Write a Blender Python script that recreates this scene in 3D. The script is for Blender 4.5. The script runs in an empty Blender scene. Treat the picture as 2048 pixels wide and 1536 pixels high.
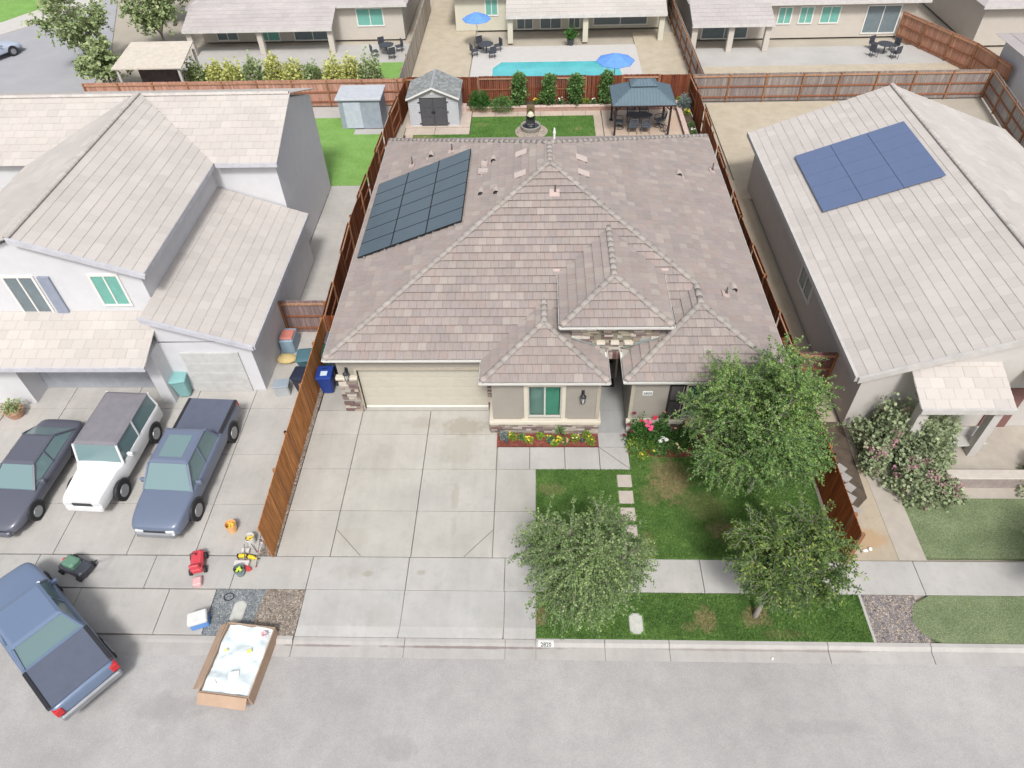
import bpy, math, random
import numpy as np
from mathutils import Vector, Matrix, noise as mnoise
random.seed(7); RNG = np.random.default_rng(7)
R = math.radians; PI = math.pi
SC = bpy.context.scene; COL = SC.collection

# ------------------------------------------------------------------ camera, world, sun, exposure
cam_d = bpy.data.cameras.new('camera'); cam = bpy.data.objects.new('camera', cam_d); COL.objects.link(cam)
SC.camera = cam
YAW, PITCH, ROLL, FPX, CAMH = -0.051689, 0.798428, -0.038155, 1416.07, 21.248
F_ = Vector((math.sin(YAW)*math.cos(PITCH), math.cos(YAW)*math.cos(PITCH), -math.sin(PITCH)))
R_ = Vector((math.cos(YAW), -math.sin(YAW), 0)); U_ = R_.cross(F_)
R2 = R_*math.cos(ROLL)+U_*math.sin(ROLL); U2 = -R_*math.sin(ROLL)+U_*math.cos(ROLL)
m = Matrix((R2, U2, -F_)).transposed().to_4x4(); m.translation = Vector((0, 0, CAMH))
cam.matrix_world = m
cam_d.sensor_width = 36; cam_d.sensor_fit = 'HORIZONTAL'; cam_d.lens = FPX/2048*36
cam_d.clip_end = 2000; cam_d.clip_start = .5
SC.render.resolution_x = 1024; SC.render.resolution_y = 768

SUN_DIR = Vector((0.06, -0.60, 0.79)).normalized()      # towards the sun
elev = math.asin(SUN_DIR.z); azim = math.atan2(SUN_DIR.x, SUN_DIR.y)
W = bpy.data.worlds.new('World'); SC.world = W; W.use_nodes = True
nt = W.node_tree; nt.nodes.clear()
sky = nt.nodes.new('ShaderNodeTexSky'); sky.sky_type = 'NISHITA'; sky.sun_disc = False
sky.sun_elevation = elev; sky.sun_rotation = azim; sky.air_density = 1.0; sky.dust_density = 4.0; sky.ozone_density = 1.0
hs = nt.nodes.new('ShaderNodeHueSaturation'); hs.inputs['Saturation'].default_value = .35
bg = nt.nodes.new('ShaderNodeBackground'); bg.inputs['Strength'].default_value = .125
wo = nt.nodes.new('ShaderNodeOutputWorld')
nt.links.new(sky.outputs[0], hs.inputs['Color']); nt.links.new(hs.outputs[0], bg.inputs[0]); nt.links.new(bg.outputs[0], wo.inputs[0])
sd = bpy.data.lights.new('sun', 'SUN'); sd.energy = 2.2; sd.angle = R(10); sd.color = (1, .98, .95)
so = bpy.data.objects.new('sun', sd); COL.objects.link(so); so.rotation_euler = SUN_DIR.to_track_quat('Z', 'Y').to_euler()
SC.view_settings.view_transform = 'Standard'; SC.view_settings.look = 'None'
SC.view_settings.exposure = 0.38; SC.view_settings.gamma = 1

# ------------------------------------------------------------------ materials
def lin(c):
    c = [x/255 for x in c]
    return tuple((x/12.92 if x <= .04045 else ((x+.055)/1.055)**2.4) for x in c)
def nodes_of(name):
    M = bpy.data.materials.new(name); M.use_nodes = True; n = M.node_tree
    return M, n, n.nodes['Principled BSDF']
def N(n, t, **k):
    x = n.nodes.new(t)
    for a, b in k.items():
        if a in x.inputs: x.inputs[a].default_value = b
        else: setattr(x, a, b)
    return x
def mixc(n, fac, a, b, mode='MIX'):
    x = n.nodes.new('ShaderNodeMix'); x.data_type = 'RGBA'; x.blend_type = mode
    for s, v in ((0, fac), (6, a), (7, b)):
        if hasattr(v, 'links') or isinstance(v, bpy.types.NodeSocket): n.links.new(v, x.inputs[s])
        elif s == 0: x.inputs[0].default_value = v
        else: x.inputs[s].default_value = (*v[:3], 1)
    return x.outputs[2]
def noise(n, scale, detail=4, rough=.6, vec=None, dist=0):
    x = N(n, 'ShaderNodeTexNoise', Scale=scale, Detail=detail, Roughness=rough, Distortion=dist)
    if vec is not None: n.links.new(vec, x.inputs['Vector'])
    return x.outputs['Fac']
def ramp(n, fac, stops):
    x = n.nodes.new('ShaderNodeValToRGB'); n.links.new(fac, x.inputs[0])
    e = x.color_ramp.elements
    while len(e) < len(stops): e.new(.5)
    for i, (p, c) in enumerate(stops):
        e[i].position = p; e[i].color = (*c[:3], 1) if hasattr(c, '__len__') else (c, c, c, 1)
    return x.outputs[0]
def objco(n, scale=(1, 1, 1)):
    t = n.nodes.new('ShaderNodeTexCoord'); mp = n.nodes.new('ShaderNodeMapping'); mp.inputs['Scale'].default_value = scale
    n.links.new(t.outputs['Object'], mp.inputs[0]); return mp.outputs[0]
def bump(n, b, h, strength=.3, dist=.01):
    x = N(n, 'ShaderNodeBump', Strength=strength, Distance=dist); n.links.new(h, x.inputs['Height'])
    n.links.new(x.outputs[0], b.inputs['Normal'])
MATS = {}
def mat(name, c, rough=.75, var=.12, scale=3, fine=60, metal=0, bmp=.15, col=False, spec=.4, stretch=(1, 1, 1), fvar=None):
    """a plain surface: base colour with broad and fine unevenness (and the tile/stone colour attribute when col)"""
    if name in MATS: return MATS[name]
    M, n, b = nodes_of(name); v = objco(n, stretch)
    a = noise(n, scale, 5, .6, v); f = noise(n, fine, 3, .7, v)
    fvar = var*.7 if fvar is None else fvar
    k1 = ramp(n, a, [(.3, 1-var), (.7, 1+var*.6)]); k2 = ramp(n, f, [(.25, 1-fvar), (.75, 1+fvar*.6)])
    base = c
    if col:
        at = N(n, 'ShaderNodeAttribute', attribute_name='Col'); base = mixc(n, 1, at.outputs[0], c, 'MULTIPLY')
    x = mixc(n, 1, base, k1, 'MULTIPLY'); x = mixc(n, 1, x, k2, 'MULTIPLY')
    n.links.new(x, b.inputs['Base Color']); b.inputs['Roughness'].default_value = rough
    b.inputs['Metallic'].default_value = metal; b.inputs['Specular IOR Level'].default_value = spec
    if bmp: bump(n, b, f, bmp)
    MATS[name] = M; return M
def glassy(name, c, rough=.08):
    if name in MATS: return MATS[name]
    M, n, b = nodes_of(name)
    b.inputs['Base Color'].default_value = (*c, 1); b.inputs['Roughness'].default_value = rough; b.inputs['Specular IOR Level'].default_value = .6
    MATS[name] = M; return M

# ------------------------------------------------------------------ mesh builder
class MB:
    def __init__(s): s.v = []; s.f = []; s.m = []; s.c = []; s.cur = 0; s.col = (1, 1, 1)
    def add(s, vs, fs, col=None):
        o = len(s.v); s.v += [tuple(x) for x in vs]
        for f in fs: s.f.append(tuple(i+o for i in f)); s.m.append(s.cur); s.c.append(col or s.col)
        return s
    def box(s, x0, x1, y0, y1, z0, z1, col=None):
        return s.add([(x0,y0,z0),(x1,y0,z0),(x1,y1,z0),(x0,y1,z0),(x0,y0,z1),(x1,y0,z1),(x1,y1,z1),(x0,y1,z1)],
              [(3,2,1,0),(4,5,6,7),(0,1,5,4),(1,2,6,5),(2,3,7,6),(3,0,4,7)], col)
    def rbox(s, x0, x1, y0, y1, z0, z1, r=.01, col=None):
        """box with chamfered top and side edges"""
        r = min(r, (x1-x0)/2.1, (y1-y0)/2.1, (z1-z0)/2.1)
        rings = []
        for z, k in ((z0, 0), (z1-r, 0), (z1, r)):
            a0, a1, b0, b1 = x0+k, x1-k, y0+k, y1-k; q = r
            rings.append([(a0+q,b0,z),(a1-q,b0,z),(a1,b0+q,z),(a1,b1-q,z),(a1-q,b1,z),(a0+q,b1,z),(a0,b1-q,z),(a0,b0+q,z)])
        return s.loft(rings, col=col)
    def obox(s, c, sx, sy, sz, rz=0, col=None, rx=0, ry=0):
        M = Matrix.Translation(c) @ Matrix.Rotation(rz, 4, 'Z') @ Matrix.Rotation(ry, 4, 'Y') @ Matrix.Rotation(rx, 4, 'X')
        vs = [M @ Vector((a*sx/2, b*sy/2, d*sz/2)) for d in (-1, 1) for a, b in ((-1,-1),(1,-1),(1,1),(-1,1))]
        return s.add(vs, [(3,2,1,0),(4,5,6,7),(0,1,5,4),(1,2,6,5),(2,3,7,6),(3,0,4,7)], col)
    def poly(s, pts, z0, z1, col=None):
        n = len(pts); vs = [(x, y, z0) for x, y in pts]+[(x, y, z1) for x, y in pts]
        return s.add(vs, [tuple(range(n-1, -1, -1)), tuple(range(n, 2*n))]+[(i, (i+1) % n, n+(i+1) % n, n+i) for i in range(n)], col)
    def loft(s, rings, cap=True, close=True, col=None):
        n = len(rings[0]); vs = [p for r in rings for p in r]; fs = []
        for k in range(len(rings)-1):
            for i in range(n if close else n-1):
                j = (i+1) % n; fs.append((k*n+i, k*n+j, (k+1)*n+j, (k+1)*n+i))
        if cap: fs += [tuple(range(n-1, -1, -1)), tuple((len(rings)-1)*n+i for i in range(n))]
        return s.add(vs, fs, col)
    def cyl(s, p0, p1, r0, r1=None, n=10, cap=True, col=None):
        r1 = r0 if r1 is None else r1; p0, p1 = Vector(p0), Vector(p1); d = (p1-p0)
        if d.length < 1e-6: return s
        q = d.to_track_quat('Z', 'Y'); a, b = q @ Vector((1,0,0)), q @ Vector((0,1,0))
        ring = lambda p, r: [p+a*r*math.cos(2*PI*i/n)+b*r*math.sin(2*PI*i/n) for i in range(n)]
        return s.loft([ring(p0, r0), ring(p1, r1)], cap=cap, col=col)
    def tube(s, pts, r, n=6, col=None):
        rs = r if hasattr(r, '__len__') else [r]*len(pts); P = [Vector(p) for p in pts]; rings = []
        for i, p in enumerate(P):
            d = (P[min(i+1, len(P)-1)]-P[max(i-1, 0)]).normalized(); q = d.to_track_quat('Z', 'Y')
            a, b = q @ Vector((1,0,0)), q @ Vector((0,1,0))
            if i and (a-pa).length > 1.2: a, b = -a, -b
            pa = a; rings.append([p+a*rs[i]*math.cos(2*PI*k/n)+b*rs[i]*math.sin(2*PI*k/n) for k in range(n)])
        return s.loft(rings, col=col)
    def lathe(s, prof, c=(0,0,0), n=20, col=None):
        return s.loft([[(c[0]+r*math.cos(2*PI*i/n), c[1]+r*math.sin(2*PI*i/n), c[2]+z) for i in range(n)] for r, z in prof], col=col)
    def ball(s, c, rx, ry=None, rz=None, n=10, jit=0, col=None):
        ry = ry or rx; rz = rz or rx; rings = []
        for k in range(1, n):
            t = PI*k/n; rings.append([(c[0]+rx*math.sin(t)*math.cos(2*PI*i/(n+2))*(1+random.uniform(-jit, jit)), c[1]+ry*math.sin(t)*math.sin(2*PI*i/(n+2))*(1+random.uniform(-jit, jit)), c[2]-rz*math.cos(t)) for i in range(n+2)])
        return s.loft(rings, col=col)
    def build(s, name, mats, parent=None, smooth=False, world=False):
        me = bpy.data.meshes.new(name); V = s.v
        if world and parent is not None:
            inv = Matrix.Identity(4); q = parent
            while q is not None: inv = inv @ (Matrix.Translation(q.location) @ q.rotation_euler.to_matrix().to_4x4()).inverted() if q is parent else inv @ (Matrix.Translation(q.location) @ q.rotation_euler.to_matrix().to_4x4()).inverted(); q = q.parent
            V = [tuple(inv @ Vector(v)) for v in V]
        me.from_pydata(V, [], s.f)
        if not isinstance(mats, (list, tuple)): mats = [mats]
        for q in mats: me.materials.append(q)
        if len(mats) > 1: me.polygons.foreach_set('material_index', s.m)
        if smooth: me.polygons.foreach_set('use_smooth', [True]*len(s.f))
        if True:
            at = me.color_attributes.new('Col', 'FLOAT_COLOR', 'CORNER'); arr = []
            for f, c in zip(s.f, s.c): arr += [c[0], c[1], c[2], 1.0]*len(f)
            at.data.foreach_set('color', arr)
        me.update()
        o = bpy.data.objects.new(name, me); COL.objects.link(o)
        if parent is not None: o.parent = parent
        return o
def tag(o, label=None, cat=None, group=None, kind=None):
    for k, v in (('label', label), ('category', cat), ('group', group), ('kind', kind)):
        if v: o[k] = v
    return o
def thing(name, label, cat, loc=(0, 0, 0), rz=0, group=None):
    o = bpy.data.objects.new(name, None); COL.objects.link(o); o.location = loc; o.rotation_euler = (0, 0, rz)
    o.empty_display_size = .2
    return tag(o, label, cat, group)
def struct(name, mb, mats, **k): return tag(mb.build(name, mats, **k), kind='structure')
def copy_tree(root, loc, rz, label, parent=None):
    c = root.copy(); COL.objects.link(c)
    if parent is None: c.location = loc; c.rotation_euler = (0, 0, rz); c['label'] = label
    else: c.parent = parent
    for ch in [o for o in bpy.data.objects if o.parent == root]: copy_tree(ch, None, None, None, c)
    return c
def soft(o, w=.01, seg=2):
    b = o.modifiers.new('bevel', 'BEVEL'); b.width = w; b.segments = seg; b.limit_method = 'ANGLE'; b.angle_limit = R(35); return o
def vis(*a): return a

# ------------------------------------------------------------------ colours
def tri(a, b, c): return (a, b, c)
CONC = mat('driveway_concrete', tri(.42, .41, .39), .85, .10, .9, 90, bmp=.1)
CONC_PALE = mat('pale_concrete', tri(.43, .415, .395), .85, .10, .5, 60, bmp=.1)
WHITE = mat('white_metal', tri(.70, .69, .66), .45, .05, 5)
STUCCO = mat('taupe_stucco', tri(.31, .285, .25), .95, .05, 2, 160, bmp=.4)
CREAM = mat('cream_trim', tri(.58, .53, .44), .8, .05, 4)
DOORC = mat('garage_door_cream', tri(.475, .445, .375), .55, .04, 3, bmp=.05)
BLACK = mat('black_metal', tri(.03, .03, .035), .4, .1)
REDWOOD = None
def tile_mat(name, stretch, c=(1, 1, 1)):
    return mat(name, c, .85, .05, .6, 1, bmp=.25, col=True, stretch=stretch, fvar=.16)
TILE_Y = tile_mat('roof_tile_streaked_y', (38, 2.5, 2.5)); TILE_X = tile_mat('roof_tile_streaked_x', (2.5, 38, 2.5))
CAPM = mat('ridge_cap_tile', tri(1, 1, 1), .85, .08, 2, 70, bmp=.2, col=True)
FELT = mat('roof_felt', tri(.045, .04, .038), .95)
STONE = mat('ledger_stone', tri(1, 1, 1), .9, .12, 6, 70, bmp=.5, col=True)
MORTAR = mat('mortar', tri(.16, .14, .12), .95)

def gravel(name, cols, scale=26, dark=.5):
    M, n, b = nodes_of(name); v = objco(n)
    vo = N(n, 'ShaderNodeTexVoronoi', Scale=scale); n.links.new(v, vo.inputs['Vector'])
    sx = n.nodes.new('ShaderNodeSeparateColor'); n.links.new(vo.outputs['Color'], sx.inputs[0])
    k = len(cols); c = ramp(n, sx.outputs[0], [(i/(k-1), x) for i, x in enumerate(cols)])
    e = N(n, 'ShaderNodeTexVoronoi', Scale=scale, feature='DISTANCE_TO_EDGE'); n.links.new(v, e.inputs['Vector'])
    edge = ramp(n, e.outputs['Distance'], [(0, dark), (.22, 1.0)])
    x = mixc(n, 1, c, edge, 'MULTIPLY'); big = ramp(n, noise(n, 2.2, 4, .6, v), [(.3, .82), (.7, 1.12)])
    n.links.new(mixc(n, 1, x, big, 'MULTIPLY'), b.inputs['Base Color']); b.inputs['Roughness'].default_value = .85
    bump(n, b, e.outputs['Distance'], .8, .02); return M
G_TAN = gravel('tan_gravel', [(.16,.12,.095),(.36,.29,.225),(.27,.22,.18),(.50,.43,.35),(.25,.22,.20),(.42,.36,.30)], 20, .35)
G_BLUE = gravel('blue_grey_gravel', [(.12,.14,.15),(.28,.31,.33),(.20,.23,.25),(.42,.43,.42),(.16,.18,.20)], 24, .4)
G_RIVER = gravel('river_pebble', [(.12,.10,.10),(.40,.35,.30),(.24,.21,.22),(.30,.27,.28),(.52,.42,.32),(.18,.17,.20)], 18, .35)
MULCH = gravel('red_bark_mulch', [(.16,.035,.025),(.30,.07,.05),(.38,.11,.07),(.22,.05,.035),(.30,.12,.08)], 26, .35)

def spots(n, v, lst, soft_=.25):
    """sum of soft irregular blobs at object coordinates: (x, y, rx, ry, strength)"""
    out = None; nn = n.nodes.new('ShaderNodeTexNoise'); nn.inputs['Scale'].default_value = 3.5; nn.inputs['Detail'].default_value = 5
    n.links.new(v, nn.inputs['Vector'])
    for x, y, rx, ry, st in lst:
        mp = n.nodes.new('ShaderNodeMapping'); mp.vector_type = 'TEXTURE'
        mp.inputs['Location'].default_value = (x, y, 0); mp.inputs['Scale'].default_value = (rx, ry, 50)
        n.links.new(v, mp.inputs[0])
        L = n.nodes.new('ShaderNodeVectorMath'); L.operation = 'LENGTH'; n.links.new(mp.outputs[0], L.inputs[0])
        a = n.nodes.new('ShaderNodeMath'); a.operation = 'MULTIPLY_ADD'; n.links.new(nn.outputs['Fac'], a.inputs[0]); a.inputs[1].default_value = 1.3; n.links.new(L.outputs['Value'], a.inputs[2])
        mr = n.nodes.new('ShaderNodeMapRange'); n.links.new(a.outputs[0], mr.inputs[0]); mr.interpolation_type = 'SMOOTHSTEP'
        mr.inputs[1].default_value = 1.15; mr.inputs[2].default_value = 1.75; mr.inputs[3].default_value = st; mr.inputs[4].default_value = 0
        if out is None: out = mr.outputs[0]
        else:
            q = n.nodes.new('ShaderNodeMath'); q.operation = 'MAXIMUM'; n.links.new(out, q.inputs[0]); n.links.new(mr.outputs[0], q.inputs[1]); out = q.outputs[0]
    return out
def concrete_stained(name, base, lst, stain=(.30, .275, .225)):
    M, n, b = nodes_of(name); v = objco(n)
    a = ramp(n, noise(n, .55, 6, .6, v), [(.3, .85), (.7, 1.05)]); f = noise(n, 55, 4, .7, v)
    str_ = ramp(n, noise(n, 1, 5, .65, objco(n, (4.0, .35, 1))), [(.3, .95), (.65, 1.02)])
    dirt = ramp(n, noise(n, 2.3, 8, .75, v), [(.5, 0), (.72, .5)])
    at = N(n, 'ShaderNodeAttribute', attribute_name='Col')
    x = mixc(n, 1, base, a, 'MULTIPLY'); x = mixc(n, 1, x, at.outputs[0], 'MULTIPLY'); x = mixc(n, 1, x, ramp(n, f, [(.25, .88), (.75, 1.07)]), 'MULTIPLY')
    x = mixc(n, 1, x, str_, 'MULTIPLY'); x = mixc(n, dirt, x, tri(base[0]*.68, base[1]*.70, base[2]*.70))
    if lst: x = mixc(n, spots(n, v, lst), x, stain)
    n.links.new(x, b.inputs['Base Color']); b.inputs['Roughness'].default_value = .85; bump(n, b, f, .1)
    return M
DRIVE = concrete_stained('stained_driveway_concrete', (.450, .432, .398), [(-2.9, 18.3, 1.0, .6, .75), (-3.1, 17.2, .75, 1.0, .35), (-3.0, 15.0, .16, .9, .45), (-2.95, 13.7, .12, .6, .35), (-4.6, 18.5, .8, .35, .4), (-5.9, 16.6, .5, 1.0, .25), (-6.4, 13.2, .6, .5, .25)])
WALKM = concrete_stained('sidewalk_concrete', (.43, .415, .395), [(-5.69, 11.84, .22, .14, .7), (-3.9, 11.89, .16, .12, .6), (-6.3, 11.9, .8, .3, .2)])
APRON = concrete_stained('apron_concrete', (.43, .42, .405), [(-1.4, 10.2, .5, .6, .15), (-5.0, 10.3, .5, .6, .2)])

LAWN_BROWN = [(4.85, 15.75, .85, 1.15, .95), (4.1, 15.1, .5, .5, .5), (5.9, 14.6, .9, .7, .35), (6.4, 13.6, .6, .5, .75), (5.25, 10.35, .42, .48, .8), (6.85, 10.45, .5, .4, .85), (4.75, 10.1, .3, .2, .45), (.05, 10.45, .3, .4, .75), (.5, 15.3, .6, .35, .4), (3.7, 13.0, .4, .7, .4), (9.5, 12.6, 1.1, .2, .35), (7.6, 9.9, .8, .2, .3)]
def grass_mat(name, g1=(.072, .150, .034), g2=(.135, .240, .060), lst=(), brown=(.36, .26, .15), blade=False):
    M, n, b = nodes_of(name); v = objco(n)
    big = noise(n, 1.1, 5, .6, v); f = noise(n, 26, 4, .8, v)
    x = mixc(n, ramp(n, big, [(.33, 0), (.68, 1)]), g1, g2)
    x = mixc(n, ramp(n, noise(n, 3.2, 6, .7, v), [(.56, 0), (.78, .55)]), x, tri(.21, .24, .08))
    x = mixc(n, 1, x, ramp(n, f, [(.3, .42), (.72, 1.75)]), 'MULTIPLY')
    if lst:
        br = mixc(n, 1, brown, ramp(n, f, [(.25, .7), (.75, 1.35)]), 'MULTIPLY'); sp = spots(n, v, lst); mq = n.nodes.new('ShaderNodeMath'); mq.operation = 'MULTIPLY'; n.links.new(sp, mq.inputs[0]); n.links.new(ramp(n, noise(n, 9, 6, .8, v), [(.34, .12), (.6, 1)]), mq.inputs[1]); x = mixc(n, mq.outputs[0], x, br)
    n.links.new(x, b.inputs['Base Color']); b.inputs['Roughness'].default_value = .8; b.inputs['Specular IOR Level'].default_value = .2
    if not blade: bump(n, b, f, .8, .03)
    return M
LAWN = grass_mat('front_lawn_grass', lst=LAWN_BROWN)
LAWN_B = grass_mat('back_lawn_grass', (.065, .15, .03), (.11, .21, .05), lst=[(-7.4, 42.7, .8, .25, .6), (2.6, 43.6, .4, .25, .45), (-3.6, 44.3, .5, .3, .3)])
LAWN_N = grass_mat('neighbour_lawn_grass', (.16, .30, .07), (.20, .36, .10))
LAWN_R = grass_mat('muted_lawn_grass', (.13, .165, .085), (.18, .22, .12))
DIRT = concrete_stained('tan_dirt', (.42, .355, .27), [(11.3, 13.3, .7, .5, .6)], (.40, .25, .12))
DIRT_DARK = mat('dark_soil', tri(.10, .075, .055), .95, .3, 3, 40, bmp=.6)
def asphalt(name, base):
    M, n, b = nodes_of(name); v = objco(n); a = ramp(n, noise(n, .18, 6, .6, v), [(.3, .86), (.7, 1.10)]); f = ramp(n, noise(n, 45, 5, .85, v), [(.3, .70), (.7, 1.25)]); m2 = ramp(n, noise(n, 1.6, 7, .7, v), [(.35, .93), (.65, 1.05)])
    x = mixc(n, 1, base, a, 'MULTIPLY'); x = mixc(n, 1, x, f, 'MULTIPLY'); x = mixc(n, 1, x, m2, 'MULTIPLY'); x = mixc(n, spots(n, v, [(-11, 7.5, 1.2, .5, .35), (-4, 6.5, .8, .4, .25), (3.5, 5.2, .6, .3, .3), (8, 7.2, 1.5, .25, .25), (-7, 4.6, .5, .3, .3)]), x, tri(base[0]*.6, base[1]*.6, base[2]*.6))
    n.links.new(x, b.inputs['Base Color']); b.inputs['Roughness'].default_value = .9; bump(n, b, noise(n, 45, 4, .8, v), .5, .01); return M
ASPH = asphalt('worn_asphalt', (.375, .362, .355))
PINKC = mat('pink_patio_concrete', tri(.47, .39, .33), .85, .12, 1.2, 50, bmp=.1)

# ------------------------------------------------------------------ ground
g = MB(); g.box(-130, 130, -40, 170, -.6, -.16); struct('ground', g, mat('pale_ground', tri(.40, .36, .30), .95, .12, .3, 20))
g = MB(); g.box(-130, 130, -2.5, 9.05, -.5, -.125); struct('road', g, ASPH)
# kerb with sloped face, lawn side; dropped along the driveway
def kerb_profile(x0, x1, top=0.0, lip=-.105):
    pr = [(9.66, top), (9.54, top-.005), (9.44, lip), (9.05, -.118), (9.05, -.4), (9.66, -.4)]
    return [[(x, y, z) for y, z in pr] for x in (x0, x1)]
KERB = concrete_stained('kerb_concrete', (.42, .40, .38), [(-2, 9.4, 3.2, .05, .8), (6, 9.42, 3, .05, .45), (-6.8, 9.4, 1.4, .05, .7), (9, 9.42, 1.6, .05, .5)], (.20, .16, .15))
kb = MB(); xs = [-9.6, -7.68]
for x0, x1 in ((-24.5, -21.5), (-9.9, -7.68), (-.05, 2.05), (2.07, 4.02), (4.04, 8.82), (8.84, 11.9), (11.92, 26)): kb.loft(kerb_profile(x0, x1))
for x0, x1 in ((-21.4, -16), (-15.98, -9.92), (-7.66, -4.16), (-4.14, -1.02), (-1.0, -.07)): kb.loft(kerb_profile(x0, x1, -.075))
struct('kerb', kb, KERB)

def slabs(xs, ys, z=0.0, gap=.022, var=.035, skip=()):
    mb = MB()
    for i in range(len(xs)-1):
        for j in range(len(ys)-1):
            if (i, j) in skip: continue
            k = 1+random.uniform(-var, var); mb.rbox(xs[i]+gap/2, xs[i+1]-gap/2, ys[j]+gap/2, ys[j+1]-gap/2, -.12, z+random.uniform(-.002, .002), .008, (k, k, k*random.uniform(.985, 1)))
    return mb
# driveway: four lanes of slabs; the diagonal tooled joints are dark 4 mm strips sunk by a dark filler
dw = slabs([-8.95, -7.09, -4.32, -1.54, -.06], [12.48, 14.34, 16.22])
q = slabs([-8.95, -7.09, -4.32, -1.56], [16.22, 17.93, 19.17]); dw.add(q.v, q.f); dw.c[-len(q.f):] = q.c
dw.box(-8.9, -7.75, 19.18, 24.5, -.12, -.004, (.93, .93, .93)); dw.box(-7.1, -1.9, 19.18, 19.5, -.12, .004, (.9, .9, .88))
struct('driveway', dw, DRIVE)
JOINT = mat('joint_filler', tri(.20, .18, .16), .95)
jf = MB()
def strip(mb, a, b, w=.014, z0=-.01, z1=.0045):
    a, b = Vector((*a, 0)), Vector((*b, 0)); d = (b-a).normalized(); p = Vector((-d.y, d.x, 0))*w
    mb.poly([(a+p)[:2], (a-p)[:2], (b-p)[:2], (b+p)[:2]], z0, z1)
strip(jf, (-7.05, 13.53), (-6.04, 12.5)); strip(jf, (-1.56, 13.56), (-2.5, 12.5)); strip(jf, (2.34, 17.29), (3.46, 16.24))
struct('joints', jf, JOINT)
ap = MB()
for x0, x1, a, b2 in ((-7.62, -4.36, 0, .04), (-4.34, -1.08, 0, .04), (-1.06, -.07, 0, 0)):
    k = random.uniform(.97, 1.03)
    ap.loft([[(x0, 11.24, -.3), (x0, 11.24, 0), (x0, 10.0, -.006), (x0-b2, 9.675, -.07), (x0-b2, 9.675, -.3)], [(x1, 11.24, -.3), (x1, 11.24, 0), (x1, 10.0, -.006), (x1-b2, 9.675, -.07), (x1-b2, 9.675, -.3)]], col=(k, k, k))
struct('driveway_apron', ap, APRON)
sw = slabs([-21.5, -17.2, -13.1, -10.2, -7.65, -4.35, -1.1, 1.9, 5.4, 8.9, 12.4, 16.2, 20, 26], [11.25, 12.47], gap=.02); struct('sidewalk', sw, WALKM)
wk = slabs([-1.54, -.3, 1.03, 2.34, 3.46], [16.23, 17.29], gap=.02)
for y0, y1 in ((17.3, 18.02), (18.03, 19.18), (19.19, 22.4)): wk.box(2.35, 3.5, y0, y1, -.12, .0, (.97, .98, 1) if y1 < 19 else (.80, .83, .86))  # entry slabs darker and bluer: the entry's shade is put into their colour
struct('front_path', wk, WALKM)
# gravel strips and beds
g = MB(); g.box(-9.6, -8.97, 12.49, 23, -.13, -.012); struct('fence_side_gravel', g, G_TAN)
g = MB(); g.poly([(-9.15, 9.67), (-7.67, 9.67), (-7.63, 11.24), (-8.95, 11.24)], -.14, -.02); struct('tan_gravel_strip', g, G_TAN)
g = MB(); g.poly([(-10.6, 9.67), (-9.15, 9.67), (-8.95, 11.24), (-10.6, 11.24)], -.14, -.022); struct('grey_gravel_strip', g, G_BLUE)
g = MB(); g.box(10.32, 12.0, 9.67, 11.24, -.14, -.02); struct('pebble_strip', g, G_RIVER)
g = MB(); g.box(10.25, 10.33, 9.67, 11.24, -.14, .0); struct('lawn_edging', g, CONC)
lw = MB(); lw.poly([(-.06, 12.48), (10.0, 12.48), (10.05, 18.3), (8.9, 18.3), (8.9, 17.3), (6.4, 16.84), (3.47, 17.0), (3.47, 16.22), (-.06, 16.22)], -.14, -.02)
struct('front_lawn', lw, LAWN)
lw = MB(); lw.box(-.05, 10.25, 9.67, 11.24, -.14, -.02); struct('parkway_lawn', lw, LAWN)
md = MB(); md.box(-1.58, 2.33, 17.33, 18.1, -.1, .02); struct('mulch_bed', md, MULCH)
pts = [(3.48, 18.2), (3.48, 16.98)]+[(3.9+.42*i, 16.89-.07*math.sin(i*.55)) for i in range(6)]+[(6.8, 16.9), (7.7, 17.0), (8.9, 17.3), (8.9, 18.2)]
md = MB(); md.poly(pts[::-1], -.1, .015); struct('mulch_bed', md, MULCH)
g = MB(); g.box(10.33, 12.0, 12.49, 17, -.14, -.03); g.box(10.33, 11.7, 17, 37, -.14, -.031); struct('side_yard_dirt', g, DIRT)
g = MB(); g.poly([(10.34, 14.5), (11.0, 14.3), (11.75, 15.0), (11.9, 18.6), (10.34, 18.6)], -.12, -.02); struct('dark_soil_patch', g, DIRT_DARK)

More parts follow.
